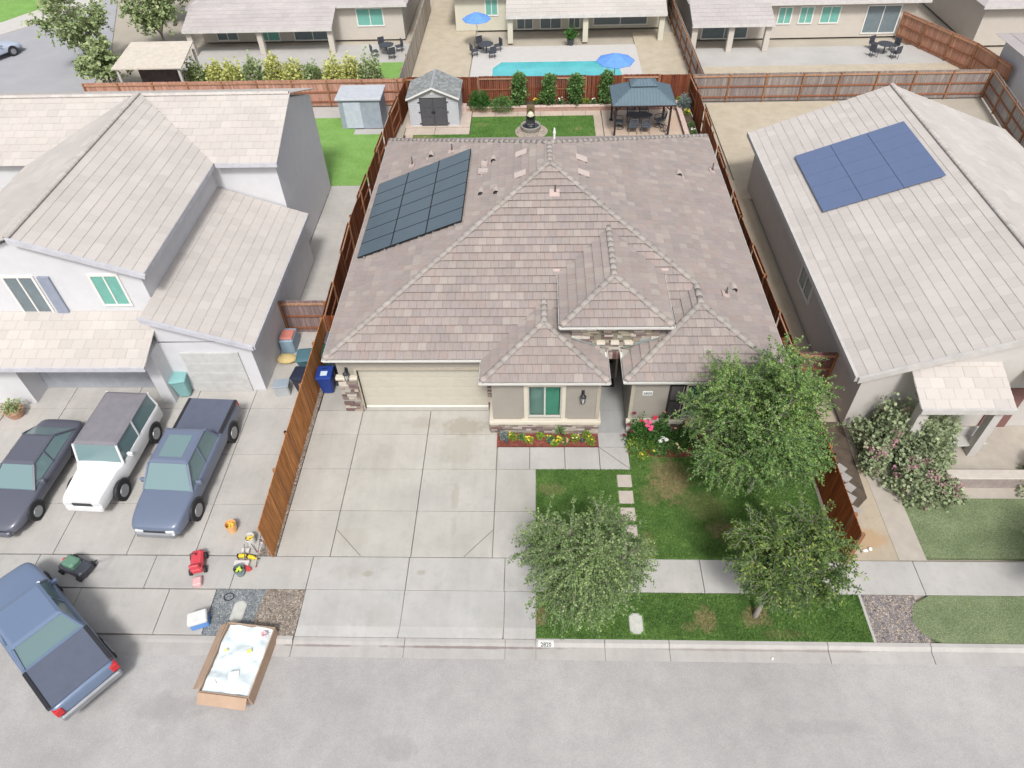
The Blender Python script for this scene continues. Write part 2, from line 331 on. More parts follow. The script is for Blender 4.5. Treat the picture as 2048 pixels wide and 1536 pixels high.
def blades(name, rects, n, h, mt, z=-.02, hole=None):
    """thousands of short grass blades as one mesh"""
    A = np.array([(x1-x0)*(y1-y0) for x0, x1, y0, y1 in rects]); P = []
    for (x0, x1, y0, y1), a in zip(rects, A):
        k = int(n*a/A.sum()); P.append(np.stack([RNG.uniform(x0, x1, k), RNG.uniform(y0, y1, k)], 1))
    P = np.concatenate(P)
    if hole: P = P[~hole(P[:, 0], P[:, 1])]
    k = len(P); t = RNG.uniform(0, 2*PI, k); w = RNG.uniform(.010, .020, k); hh = h*RNG.uniform(.5, 1.3, k); l = RNG.uniform(-.03, .03, (k, 2))
    d = np.stack([np.cos(t), np.sin(t)], 1)*w[:, None]; V = np.zeros((k, 3, 3))
    V[:, 0, :2] = P-d; V[:, 1, :2] = P+d; V[:, :2, 2] = z; V[:, 2, :2] = P+l; V[:, 2, 2] = z+hh
    me = bpy.data.meshes.new(name); me.vertices.add(3*k); me.vertices.foreach_set('co', V.ravel()); me.loops.add(3*k); me.loops.foreach_set('vertex_index', np.arange(3*k))
    me.polygons.add(k); me.polygons.foreach_set('loop_start', np.arange(0, 3*k, 3)); me.polygons.foreach_set('loop_total', np.full(k, 3)); me.materials.append(mt); me.update(); me.validate()
    o = bpy.data.objects.new(name, me); COL.objects.link(o); return o
stones_y = [15.70, 14.98, 14.25, 13.53, 12.85]
def hole_front(x, y):
    h = (x > 2.9) & (x < 3.47) & (np.min([np.abs(y-s) for s in stones_y], axis=0) < .29)
    h |= (y > 16.22) & (x < 3.5); h |= (y > 16.8+.04*(x-6)**2*(x > 6.4)) & (x > 3.4)
    h |= (x > 2.85) & (x < 3.35) & (y > 9.82) & (y < 10.52); return h
o = blades('grass', [(-.04, 10.0, 12.5, 17.2), (-.04, 10.24, 9.68, 11.23)], 170000, .05, LAWN, hole=hole_front); tag(o, 'short green lawn grass with brown patches in the front yard', 'grass', kind='stuff')

# ------------------------------------------------------------------ tiled roofs
CM_ = {}
def clip(poly, a, b, c):
    """keep a*u+b*v<=c"""
    out = []
    for i in range(len(poly)):
        p, q = poly[i], poly[(i+1) % len(poly)]; dp = a*p[0]+b*p[1]-c; dq = a*q[0]+b*q[1]-c
        if dp <= 1e-9: out.append(p)
        if (dp < -1e-9 and dq > 1e-9) or (dp > 1e-9 and dq < -1e-9):
            t = dp/(dp-dq); out.append((p[0]+(q[0]-p[0])*t, p[1]+(q[1]-p[1])*t))
    return out
TILE_COLS = [(.310,.256,.236), (.322,.272,.252), (.285,.246,.234), (.335,.288,.260), (.275,.238,.229), (.375,.33,.295), (.305,.257,.246), (.325,.257,.232), (.302,.26,.242), (.318,.275,.254)]
def pick(cols, j=.05):
    c = random.choice(cols); k = random.uniform(1-j, 1+j); return (c[0]*k, c[1]*k, c[2]*k)
def plane_tiles(mb, felt, pts, eave_a, eave_b, course=.358, w=.33, cols=TILE_COLS, lo=.10, up=.03, th=.03, j=.035):
    """tile one convex roof plane (pts: 3D corners, counter-clockwise from outside); eave_a->eave_b gives the course direction"""
    A = Vector(eave_a); u = (Vector(eave_b)-A).normalized(); P = [Vector(p) for p in pts]
    nrm = Vector((0, 0, 0))
    for i in range(len(P)): nrm += P[i].cross(P[(i+1) % len(P)])
    nrm.normalize()
    if nrm.z < 0: nrm = -nrm; P = P[::-1]
    vd = nrm.cross(u)
    if vd.z < 0: vd = -vd
    Q = [((p-A).dot(u), (p-A).dot(vd)) for p in P]
    if sum(Q[i][0]*Q[(i+1) % len(Q)][1]-Q[(i+1) % len(Q)][0]*Q[i][1] for i in range(len(Q))) < 0: Q = Q[::-1]
    E = []
    for i in range(len(Q)):
        (x0, y0), (x1, y1) = Q[i], Q[(i+1) % len(Q)]; E.append((y1-y0, x0-x1, (y1-y0)*x0+(x0-x1)*y0))
    if felt is not None: felt.add([p-nrm*.0 for p in P], [tuple(range(len(P)))])
    us, vs = [q[0] for q in Q], [q[1] for q in Q]; vmin = min(vs)
    for r in range(int(math.floor(vmin/course+1e-3)), int(math.ceil(max(vs)/course-1e-4))):
        v0 = r*course; off = (w*.5 if r % 2 else 0)+.02*math.sin(r*12.9); k0 = int(math.floor((min(us)-off)/w))
        for k in range(k0, int(math.ceil((max(us)-off)/w))+1):
            ua = off+k*w; pl = [(ua+.003, v0-.045), (ua+w-.003, v0-.045), (ua+w-.003, v0+course), (ua+.003, v0+course)]
            low = v0-.045
            for n_, (a, b, c) in enumerate(E):
                if abs(a) < 1e-6 and b < 0: continue            # tiles may overhang the eave
                pl = clip(pl, a, b, c)
                if len(pl) < 3: break
            if len(pl) < 3: continue
            random.seed(r*1009+k*31+int(A.x*10)); dj = random.uniform(-.004, .004); top = []; bot = []
            for uu, vv in pl:
                t = min(1, max(0, (vv-low)/(course+.045))); h = lo*(1-t)+up*t+dj*(1-t)
                base = A+u*uu+vd*vv; top.append(base+nrm*h); bot.append(base+nrm*(h-th))
            n_ = len(pl); c1 = pick(cols, j); nz = mnoise.noise(Vector((k*.23, r*.31, A.x)))+.5*random.uniform(-1, 1)*.5; q = .5+.35*max(-1, min(1, nz*2.2)); cm = CM_.setdefault(id(cols), tuple(sum(c[i] for c in cols)/len(cols) for i in range(3))); col = tuple(cm[i]+(c1[i]-cm[i])*.62 for i in range(3)); f_ = .93+.14*q; col = tuple(x*f_ for x in col)
            mb.add(top+bot, [tuple(range(n_))]+[(i, n_+i, n_+(i+1) % n_, (i+1) % n_) for i in range(n_)]+[tuple(range(2*n_-1, n_-1, -1))], col)
def caps(mb, a, b, r=.12, step=.335, L=.40, cols=((.305,.275,.255), (.32,.29,.268), (.295,.268,.25), (.33,.30,.278)), lift=.03):
    """overlapping half-barrel caps from low point a to high point b"""
    a, b = Vector(a), Vector(b); d = (b-a); D = d.length; d.normalize(); s = d.cross(Vector((0, 0, 1))).normalized(); n = s.cross(d).normalized()
    k = max(1, int(D/step)); step = D/k
    for i in range(k):
        p0 = a+d*(i*step-.03); p1 = a+d*min(D, i*step+L); rings = []
        for p, rr, h in ((p0, r*1.02, .034), (p0+d*.001, r*1.02, .034), (p1, r*.96, .006)):
            rings.append([p+n*(h+lift)+s*rr*math.cos(t)+n*rr*.72*math.sin(t) for t in [PI*q/8 for q in range(9)]]+[p+n*(h+lift-.02)+s*(rr-.02)*math.cos(t)+n*(rr*.72-.02)*math.sin(t) for t in [PI*q/8 for q in range(8, -1, -1)]])
        mb.loft(rings[1:], col=pick(cols, .06))
def gutter(mb, pts, z, close=False, h=.13, w=.12):
    """open K-style trough swept along an eave line (points run with the outside on the right)"""
    P = [Vector((x, y)) for x, y in pts]; prof = [(0, 0), (0, -h), (w*.65, -h), (w*.8, -h*.55), (w, -h*.3), (w, 0), (w-.012, 0), (w-.014, -h*.3), (w*.65-.01, -h+.015), (.01, -h+.015), (.01, 0)]
    rings = []; n = len(P)
    for i in range(n):
        d0 = (P[i]-P[i-1]).normalized() if (i or close) else (P[1]-P[0]).normalized(); d1 = (P[(i+1) % n]-P[i]).normalized() if (i < n-1 or close) else d0
        n0, n1 = Vector((d0.y, -d0.x)), Vector((d1.y, -d1.x)); mt = (n0+n1).normalized(); mt /= max(.3, mt.dot(n0))
        rings.append([(P[i].x+mt.x*a, P[i].y+mt.y*a, z+b) for a, b in prof])
    if close: rings.append(rings[0])
    mb.loft(rings, cap=not close)
STONE_COLS = [(.34,.29,.24), (.44,.39,.33), (.26,.21,.18), (.15,.10,.09), (.36,.34,.31), (.21,.17,.16), (.50,.46,.40), (.30,.24,.19), (.17,.12,.12), (.40,.35,.31)]
def stones(mb, o, u, L, z0, z1, nrm, inside=None, rows=(.07, .13), depth=(.03, .07), lens=(.14, .48), cols=STONE_COLS, cap_ends=True):
    """ledger-stone courses on a wall strip from o along u, faces pushed out along nrm"""
    u = Vector(u).normalized(); nrm = Vector(nrm); o = Vector(o); z = z0
    while z < z1-.01:
        h = min(random.uniform(*rows), z1-z)
        if z1-z-h < .04: h = z1-z
        x = 0
        while x < L-.001:
            l = min(random.uniform(*lens), L-x)
            if L-x-l < .08: l = L-x
            if inside is None or inside(x+l/2, z+h/2):
                d = random.uniform(*depth); g = .004; a = o+u*(x+g); b = o+u*(x+l-g)
                lo_, hi = z+g, z+h-g; vs = []
                for zz_ in (lo_, hi):
                    for p in (a, b, b+nrm*d, a+nrm*d): vs.append((p.x, p.y, zz_))
                mb.add(vs, [(3,2,1,0),(4,5,6,7),(0,1,5,4),(1,2,6,5),(2,3,7,6),(3,0,4,7)], pick(cols, .12))
            x += l
        z += h
    return mb
# ------------------------------------------------------------------ the house
ZE, SL = 3.10, .389
L_, Rr, Ff, Bb = -7.95, 9.0, 18.95, 36.1
XC = (L_+Rr)/2; HW = (Rr-L_)/2; ZP = ZE+SL*HW; FA, BA = Ff+HW, 29.1
house = thing('house', 'single-storey taupe stucco house with brown flat-tile hip roof in the middle of the picture', 'house', (XC, 27.5, 0))
def HB(mb, name, mats, par=None, smooth=False):
    """a part whose vertices are given in world metres"""
    V = mb.v; o0 = house.location; mb.v = [(x-o0.x, y-o0.y, z-o0.z) for x, y, z in V]
    return mb.build(name, mats, par or house, smooth)
# main roof ------------------------------------------------
fl = MB()
AP, BP = (XC, FA, ZP), (XC, BA, ZP)
mx, my = MB(), MB()
# front plane: left part down to the eave, right part above the entry slot
plane_tiles(my, fl, [(L_, Ff, ZE), (2.3, Ff, ZE), (2.3, 25.65, ZE+SL*(25.65-Ff)), AP], (L_, Ff, ZE), (Rr, Ff, ZE))
plane_tiles(my, fl, [(2.3, 19.8, ZE+SL*.85), (8.15, 19.8, ZE+SL*.85), (2.3, 25.65, ZE+SL*(25.65-Ff))], (L_, Ff, ZE), (Rr, Ff, ZE))
J2x = 6.085; J2y = Ff+(Rr-J2x)
plane_tiles(mx, fl, [(L_, Bb, ZE), (L_, Ff, ZE), AP, BP], (L_, Ff, ZE), (L_, Bb, ZE))
zj = ZE+SL*(Rr-J2x)
plane_tiles(mx, fl, [(Rr, J2y, ZE), (Rr, Bb, ZE), BP, AP, (J2x, J2y, zj)], (Rr, Ff, ZE), (Rr, Bb, ZE))
plane_tiles(mx, fl, [(Rr, 17.8, ZE), (Rr, J2y, ZE), (J2x, J2y, zj), (J2x, 17.8+Rr-J2x, zj)], (Rr, Ff, ZE), (Rr, Bb, ZE))
plane_tiles(my, fl, [(Rr, Bb, ZE), (L_, Bb, ZE), BP], (Rr, Bb, ZE), (L_, Bb, ZE))
# merge front/back tiles, side tiles and felt into the one roof part
def joined(parts):
    o = MB()
    for i, p in enumerate(parts): o.cur = i; o.add(p.v, p.f); o.c[-len(p.f):] = p.c
    return o
main_roof = HB(joined([my, mx, fl]), 'roof', [TILE_Y, TILE_X, FELT]); main_roof['label'] = 'large main hip roof of brown streaked flat tiles'
cp = MB(); jn = (J2x, J2y, zj)
for a, b in (((L_, Ff, ZE), AP), (jn, AP), ((L_, Bb, ZE), BP), ((Rr, Bb, ZE), BP)): caps(cp, a, b)
caps(cp, AP, (XC, BA+.1, ZP))
cp2 = HB(cp, 'ridge_cap', CAPM, main_roof, True)
def hip_bump(x0, x1, yf, ze, back_y, name_label, left_eave_back=None, right=True, ridge_back=None):
    """a small hip roof projecting to the front and dying into the main front plane"""
    hw = (x1-x0)/2; xc = (x0+x1)/2; zp = ze+SL*hw; yp = yf+hw
    rb = Ff+(zp-ZE)/SL; eb = Ff+(ze-ZE)/SL
    a, b, f = MB(), MB(), MB()
    plane_tiles(a, f, [(x0, yf, ze), (x1, yf, ze), (xc, yp, zp)], (x0, yf, ze), (x1, yf, ze))
    plane_tiles(b, f, [(x0, eb, ze), (x0, yf, ze), (xc, yp, zp), (xc, rb, zp)], (x0, yf, ze), (x0, eb+1, ze))
    if right: plane_tiles(b, f, [(x1, yf, ze), (x1, eb, ze), (xc, rb, zp), (xc, yp, zp)], (x1, yf, ze), (x1, eb+1, ze))
    o = HB(joined([a, b, f]), 'roof', [TILE_Y, TILE_X, FELT]); o['label'] = name_label
    c = MB()
    caps(c, (x0, yf, ze), (xc, yp, zp)); caps(c, (x1, yf, ze), (xc, yp, zp)); caps(c, (xc, yp-.05, zp), (xc, rb+.1, zp))
    HB(c, 'ridge_cap', CAPM, o, True)
    return o
b1 = hip_bump(-2.0, 2.5, 17.75, ZE, None, 'small hip roof over the front room with the window')
b2 = hip_bump(3.17, Rr, 17.8, ZE, None, 'hip roof over the right front room behind the tree', right=False)
TX0, TX1, TYF, TZE = .88, 4.8, 19.25, 4.42
tw = hip_bump(TX0, TX1, TYF, TZE, None, 'raised hip roof over the entry tower')
# valley flashings (pinkish metal corners where the tower eave meets the roof)
PINK = mat('pale_pink_flashing', tri(.46, .36, .33), .7, .08, 4)
for x in (TX0-.16, TX1+.12):
    fm = MB()
    y = Ff+(TZE-ZE)/SL+.05; z = TZE+.08
    fm.add([(x-.13, y+.1, z+.06), (x+.17, y+.1, z+.06), (x+.04, y-.26, z-.12)], [(0, 2, 1)])
    fm.add([(x-.13, y+.1, z+.04), (x+.17, y+.1, z+.04), (x+.04, y-.26, z-.14)], [(0, 1, 2)])
    HB(fm, 'flashing', PINK, main_roof)
# hip-foot starter caps
for x, y, z, a in ((L_, Ff, ZE, 45), (-2.0, 17.75, ZE, 45), (2.5, 17.75, ZE, 135), (3.17, 17.8, ZE, 45), (TX0, TYF, TZE, 45), (TX1, TYF, TZE, 135)):
    dx, dy = math.cos(R(a)), math.sin(R(a)); fm = MB().ball((x+dx*.10, y+dy*.10, z+.10), .15, .15, .10, 8, col=(.37, .315, .285)); HB(fm, 'hip_end', CAPM, main_roof, True)
# gutters, fascia, soffit
gm = MB(); gz = ZE+.03
gutter(gm, [(L_, Bb), (L_, Ff), (-2.0, Ff), (-2.0, 17.75), (2.5, 17.75), (2.5, 19.42)], gz); HB(gm, 'gutter', WHITE); gm = MB()
gutter(gm, [(3.17, 19.42), (3.17, 17.8), (Rr, 17.8), (Rr, Bb)], gz)
HB(gm, 'gutter', WHITE)
gm = MB(); gutter(gm, [(TX0, 22.1), (TX0, TYF), (TX1, TYF), (TX1, 22.1)], TZE+.03); HB(gm, 'gutter', WHITE)
FASC = mat('fascia_paint', tri(.42, .40, .36), .7)
fa = MB(); zz0, zz1 = ZE-.16, ZE
fa.poly([(L_, Bb), (L_, Ff), (-2.0, Ff), (-2.0, 17.75), (2.5, 17.75), (2.5, 19.68), (3.17, 19.68), (3.17, 17.8), (Rr, 17.8), (Rr, Bb)], zz0, zz1-.02); HB(fa, 'soffit', FASC); fa = MB()
fa.poly([(TX0, 22.0), (TX0, TYF), (TX1, TYF), (TX1, 22.0)], TZE-.15, TZE-.02)
HB(fa, 'soffit', FASC)
# walls ----------------------------------------------------
def wall_with_holes(mb, x0, x1, y0, y1, z0, z1, holes):
    """wall facing -y with rectangular holes (xa, xb, za, zb)"""
    xs = sorted({x0, x1, *[h[0] for h in holes], *[h[1] for h in holes]}); zs = sorted({z0, z1, *[h[2] for h in holes], *[h[3] for h in holes]})
    for i in range(len(xs)-1):
        for j in range(len(zs)-1):
            cx, cz = (xs[i]+xs[i+1])/2, (zs[j]+zs[j+1])/2
            if any(a < cx < b and c < cz < d for a, b, c, d in holes): continue
            mb.box(xs[i], xs[i+1], y0, y1, zs[j], zs[j+1])
wl = MB(); zt = ZE-.16
wall_with_holes(wl, -7.72, -1.72, 19.25, 19.55, 0, zt, [(-6.98, -1.95, -.1, 2.28)])
wall_with_holes(wl, -1.70, 2.28, 18.07, 18.27, 0, zt, [(-.36, .90, .80, 2.56)])
wl.box(-1.70, -1.50, 18.27, 19.25, 0, zt); wl.box(2.08, 2.28, 18.27, 22.3, 0, zt)
wall_with_holes(wl, 3.5, 8.72, 18.12, 18.32, 0, zt, [(5.5, 7.6, .80, 2.56)])
wl.box(3.5, 3.7, 18.32, 22.3, 0, zt); wl.box(8.52, 8.72, 18.32, 35.8, 0, zt); wl.box(-7.72, -7.52, 19.55, 35.8, 0, zt); wl.box(-7.52, 8.52, 35.6, 35.8, 0, zt)
wl.box(2.28, 3.5, 22.1, 22.3, 2.35, zt)
wl.box(TX0+.32, TX0+.5, 19.75, 22.2, ZE, TZE-.15); wl.box(TX1-.5, TX1-.32, 19.75, 22.2, ZE, TZE-.15)
walls = HB(wl, 'wall', STUCCO)
BEIGE = mat('beige_trim', tri(.40, .36, .29), .8)
for a in ((2.2, 2.33, 18.03, 18.16, .78, zt), (3.45, 3.58, 18.08, 18.2, .78, zt), (-7.08, -6.98, 19.19, 19.34, 0, 2.36), (-6.98, -1.95, 19.19, 19.34, 2.28, 2.38)): HB(MB().box(*a), 'wall_trim', BEIGE)
# stone veneer
st = MB(); hts = (.07, .13)
st.box(-1.80, 2.34, 17.98, 18.065, 0, .58, (.35, .3, .25)); stones(st, (-1.82, 17.98, 0), (1, 0, 0), 4.18, -.02, .6, (0, -1, 0), depth=(.01, .06))
stones(st, (-1.82, 19.25, 0), (0, -1, 0), 1.2, 0, .6, (-1, 0, 0)); stones(st, (2.34, 17.98, 0), (0, 1, 0), 1.3, 0, .6, (1, 0, 0), depth=(.01, .03)); HB(st, 'stone_veneer', STONE); st = MB()
st.box(3.44, 8.78, 18.03, 18.115, 0, .58, (.35, .3, .25)); stones(st, (3.42, 18.03, 0), (1, 0, 0), 5.36, -.02, .6, (0, -1, 0), depth=(.01, .06)); HB(st, 'stone_veneer', STONE); st = MB()
stones(st, (-7.76, 19.2, 0), (1, 0, 0), .72, 0, 1.86, (0, -1, 0), depth=(.03, .1)); stones(st, (-7.06, 19.12, 0), (0, 1, 0), .2, 0, 1.86, (1, 0, 0), depth=(.0, .03)); stones(st, (-7.74, 19.5, 0), (0, -1, 0), .32, 0, 1.86, (-1, 0, 0), depth=(.02, .05)); HB(st, 'stone_veneer', STONE); st = MB()
stones(st, (-1.97, 19.2, 0), (1, 0, 0), .24, 0, zt, (0, -1, 0), depth=(.03, .08))
veneer = HB(st, 'stone_veneer', STONE)
# tower face: stone above the two small roofs, soldier-brick header, recessed slots with pale sills
tf = MB()
def inside_tower(x, z):
    X = 1.25+x
    if z < 2.66 and not (2.2 < X < 3.5): return False
    if any(a < X < b and 3.52 < z < 4.12 for a, b in ((2.22, 2.46), (2.74, 2.98), (3.25, 3.49))): return False
    return True
tf.box(1.25, 4.45, 19.54, 19.75, 2.9, TZE-.15, (.22, .20, .15)); stones(tf, (1.25, 19.54, 0), (1, 0, 0), 3.2, 2.9, TZE-.15, (0, -1, 0), inside=inside_tower, depth=(.03, .1), cols=[tuple(x*1.05 for x in c) for c in STONE_COLS+[(.33,.29,.22), (.28,.25,.19), (.15,.11,.10)]])
for i in range(9): tf.box(2.29+i*.134, 2.29+i*.134+.126, 19.42, 19.6, 2.64, 2.90, pick([(.16,.08,.08), (.24,.15,.13), (.4,.33,.28), (.19,.1,.1)]))
HB(tf, 'stone_veneer', STONE)
for a in (2.34, 2.86, 3.37): HB(MB().rbox(a-.16, a+.16, 19.37, 19.6, 3.40, 3.50, .02), 'sill', CREAM)
LEAD = mat('grey_flashing', tri(.22, .25, .24), .6)
for sgn, xe in ((1, 2.5), (-1, 3.17)):
    fl2 = MB()
    for k in range(2):
        a = (xe, 19.6, ZE+.09); b = (xe-sgn*1.3, 19.6, ZE+.09+SL*1.3)
        if k == 0: fl2.add([(a[0], 19.56, a[2]+.06), (b[0], 19.56, b[2]+.06), (b[0], 19.38, b[2]+.03), (a[0], 19.38, a[2]+.03)], [(0, 1, 2, 3)])
    HB(fl2, 'flashing', LEAD)
# ledges
for a in ((-1.86, 2.42, 17.90, 18.07, .6, .76), (3.38, 8.82, 17.95, 18.12, .6, .76), (-1.86, -1.70, 18.07, 19.3, .6, .75), (2.28, 2.42, 18.07, 19.3, .6, .75), (-7.83, -6.98, 19.06, 19.3, 1.86, 1.98)): HB(MB().rbox(*a, .02), 'ledge', CREAM)
# windows
VINYL = mat('white_vinyl', tri(.55, .54, .50), .5); BLIND = mat('green_tinted_blind', tri(.055, .20, .15), .5, .06, 2, 30)
BLIND_D = mat('shaded_grey_blind', tri(.17, .19, .19), .5, .06, 2, 30)
def window(x0, x1, y, z0, z1, panes, trim=.15):
    f = MB()
    w = HB(MB().box(x0, x0+.05, y+.05, y+.12, z0, z1).box(x1-.05, x1, y+.05, y+.12, z0, z1).box(x0+.05, x1-.05, y+.05, y+.12, z0, z0+.05).box(x0+.05, x1-.05, y+.05, y+.12, z1-.05, z1), 'window', VINYL)
    t = MB(); t.box(x0-trim, x0, y-.05, y+.06, z0-.02, z1+.1).box(x1, x1+trim, y-.05, y+.06, z0-.02, z1+.1).box(x0, x1, y-.05, y+.06, z1, z1+.1); HB(t, 'frame', CREAM, w)
    HB(MB().rbox(x0-trim-.1, x1+trim+.1, y-.16, y+.07, z0-.17, z0-.021, .02), 'sill', CREAM, w)
    n = len(panes); pw = (x1-x0-.1)/n
    for i, (bm, zlo) in enumerate(panes):
        a = x0+.05+i*pw
        if i: HB(MB().box(a-.03, a+.03, y+.04, y+.115, z0+.05, z1-.05), 'mullion', VINYL, w)
        g = MB(); g.box(a, a+pw, y+.13, y+.14, z0+.05, z1-.05); HB(g, 'pane', GLASS, w)
        b = MB(); z = z0+.06
        while z < z1-.05: b.add([(a+.04, y+.16, z), (a+pw-.04, y+.16, z), (a+pw-.04, y+.185, z+.032), (a+.04, y+.185, z+.032)], [(0, 1, 2, 3)]); z += .04
        b.box(a, a+pw, y+.19, y+.20, z0, z1); HB(b, 'blind', bm, w)
    return w
M_, n_, b_ = nodes_of('window_glass'); GLASS = M_
b_.inputs['Base Color'].default_value = (.75, .95, .88, 1); b_.inputs['Roughness'].default_value = .03; b_.inputs['Transmission Weight'].default_value = 1; b_.inputs['IOR'].default_value = 1.12
window(-.36, .90, 18.07, .80, 2.56, [(BLIND_D, 0), (BLIND, 0)])
window(5.5, 7.6, 18.12, .80, 2.56, [(BLIND_D, 0), (BLIND, 0)])
SHUT = mat('black_brown_shutter', tri(.03, .024, .026), .6)
for x0 in (4.84, 7.72):
    s = MB(); s.box(x0, x0+.07, 18.06, 18.115, .74, 2.62); s.box(x0+.53, x0+.6, 18.06, 18.115, .74, 2.62)
    for z in (.74, 1.72, 2.55): s.box(x0+.07, x0+.53, 18.06, 18.115, z, z+.07)
    z = .83
    while z < 2.53: s.add([(x0+.07, 18.065, z), (x0+.53, 18.065, z), (x0+.53, 18.11, z+.05), (x0+.07, 18.11, z+.05)], [(0, 1, 2, 3)]); z += .055
    s.box(x0+.07, x0+.53, 18.105, 18.118, .8, 2.56)
    HB(s, 'shutter', SHUT)
# garage door: four sections of pressed panels
gd = MB(); dx0, dx1 = -6.98, -1.95
for r in range(4):
    z0 = .06+r*.555; gd.box(dx0, dx1, 19.40, 19.44, z0+.004, z0+.551)
    for c in range(8):
        w = (dx1-dx0)/8; a = dx0+c*w+.06; gd.rbox(a, a+w-.12, 19.392, 19.41, z0+.09, z0+.47, .006)
door = HB(gd, 'garage_door', DOORC)
HB(MB().rbox(dx0, dx1, 19.37, 19.42, .0, .065, .01), 'bottom_seal', WHITE, door)
# entry door, side light, mat
ed = MB(); ed.box(2.3, 3.22, 21.9, 21.96, .02, 2.3); fd = HB(ed, 'front_door', mat('dark_door', tri(.012, .012, .014), .5))
HB(MB().cyl((3.1, 21.84, 1.0), (3.1, 21.84, 1.15), .02), 'handle', BLACK, fd)
HB(MB().box(3.22, 3.30, 21.0, 21.96, .0, 2.35), 'door_frame', BEIGE)
# plaque with the house number
pq = HB(MB().rbox(3.88, 4.25, 18.09, 18.118, 2.04, 2.25, .008), 'house_number_plaque', mat('plaque_white', tri(.72, .74, .72), .5))
def text(s, size, mt, parent, loc, rot, ext=.002, name='digits', bold=.0):
    c = bpy.data.curves.new('t', 'FONT'); c.body = s; c.size = size; c.extrude = ext; c.offset = bold; c.align_x = 'CENTER'; c.align_y = 'CENTER'
    o = bpy.data.objects.new('t', c); me = bpy.data.meshes.new_from_object(o); bpy.data.objects.remove(o)
    o = bpy.data.objects.new(name, me); COL.objects.link(o); me.materials.append(mt); o.location = loc; o.rotation_euler = rot; o.parent = parent
    return o
TXT = mat('black_paint', tri(.02, .03, .035), .6)
text('2820', .155, TXT, pq, (4.065-house.location.x, 18.085-house.location.y, 2.145), (R(90), 0, 0), .003, bold=.0015)
# wall lanterns
LG = glassy('lantern_glass', (.5, .5, .48), .2)
def lantern(x, y, z):
    b = MB(); b.rbox(x-.06, x+.06, y-.02, y, z+.02, z+.32, .01); b.tube([(x, y-.02, z+.25), (x, y-.12, z+.36), (x, y-.2, z+.36), (x, y-.22, z+.27)], .012)
    b.lathe([(.02, .27), (.05, .25), (.11, .18), (.125, .14), (.10, .13)], (x, y-.2, z), 10); b.lathe([(.07, -.17), (.09, -.14), (.06, -.19), (.01, -.22)], (x, y-.2, z), 8)
    for k in range(6): a = PI/3*k; b.cyl((x+.095*math.cos(a), y-.2+.095*math.sin(a), z+.13), (x+.075*math.cos(a), y-.2+.075*math.sin(a), z-.15), .008, n=5)
    o = HB(b, 'wall_lantern', BLACK); g = MB(); g.lathe([(.065, -.15), (.085, .13)], (x, y-.2, z), 10); HB(g, 'lamp_glass', LG, o)
lantern(-7.36, 19.25, 2.08); lantern(1.68, 18.07, 2.05)
dm = MB(); dm.rbox(2.42, 3.18, 20.5, 20.98, .001, .018, .006); tag(dm.build('doormat', mat('dark_doormat', tri(.045, .03, .03), .95, .3, 12)), 'dark doormat on the shaded entry path before the front door', 'doormat')
# vents and pipes on the roof -------------------------------
def slope_z(x, y): return min(ZE+SL*(x-L_), ZE+SL*(Rr-x), ZE+SL*(y-Ff))
VENT = mat('vent_tile', tri(.42, .36, .335), .8, .08, 6)
def roof_vent(x, y, side):
    """half-barrel attic vent opening downslope; side -1 left plane, +1 right plane"""
    z = slope_z(x, y)+.05; s_ = Vector((1, 0, SL*-side)).normalized(); n_ = Vector((SL*side, 0, 1)).normalized(); p = Vector((x, y, z))
    r = .155; arc = lambda q, r, k=.0: [q+s_*r*math.cos(t)+n_*r*1.25*math.sin(t) for t in [PI*i/10 for i in range(11)]]
    b = MB(); f_, k_ = p+Vector((0, -.24, 0)), p+Vector((0, .2, 0)); rings = [arc(f_, r)+arc(f_, r-.02)[::-1], arc(p, r)+arc(p, r-.02)[::-1], arc(k_, r*.75)+arc(k_, r*.75-.02)[::-1]]
    b.loft(rings); b.add(arc(k_, r*.74), [tuple(range(11))]); HB(b, 'roof_vent', VENT, main_roof)
    d = MB(); d.add(arc(f_+Vector((0, .03, 0)), r-.02), [tuple(range(11))]); HB(d, 'vent_screen', BLACK, main_roof)
    q = p+s_*side*.22+Vector((0, -.22, .02)); d = MB(); d.add([q-s_*.07+Vector((0, -.15, 0)), q+s_*.07+Vector((0, -.15, 0)), q+s_*.07+Vector((0, .15, 0)), q-s_*.07+Vector((0, .15, 0))], [(0, 1, 2, 3)]); HB(d, 'flashing', PINK, main_roof)
for x, y in ((-5.19, 32.3), (-1.95, 29.45), (-2.39, 26.95), (-1.72, 26.6)): roof_vent(x, y, -1)
for x, y in ((6.63, 30.5), (7.7, 22.4)): roof_vent(x, y, 1)
def flash_tile(x, y, kind, lx=.5, ly=.38, off=.13):
    if kind == 'F': z = lambda a, b: ZE+SL*(b-Ff)+off
    elif kind == 'L': z = lambda a, b: ZE+SL*(a-L_)+off
    else: z = lambda a, b: ZE+SL*(Rr-a)+off
    c = [(x-lx/2, y-ly/2), (x+lx/2, y-ly/2), (x+lx/2, y+ly/2), (x-lx/2, y+ly/2)]
    return MB().add([(a, b, z(a, b)-.03) for a, b in c]+[(a, b, z(a, b)) for a, b in c], [(4,5,6,7),(0,1,5,4),(1,2,6,5),(2,3,7,6),(3,0,4,7)]), z(x, y)
PTILE = mat('pink_tile', tri(.50, .42, .39), .8, .05, 5)
for x, y, k in ((-.72, 29.0, 'L'), (-.73, 27.2, 'L'), (1.93, 28.6, 'R'), (1.96, 27.36, 'R')): HB(flash_tile(x, y, k, .5, .42)[0], 'vent_tile', PTILE, main_roof)
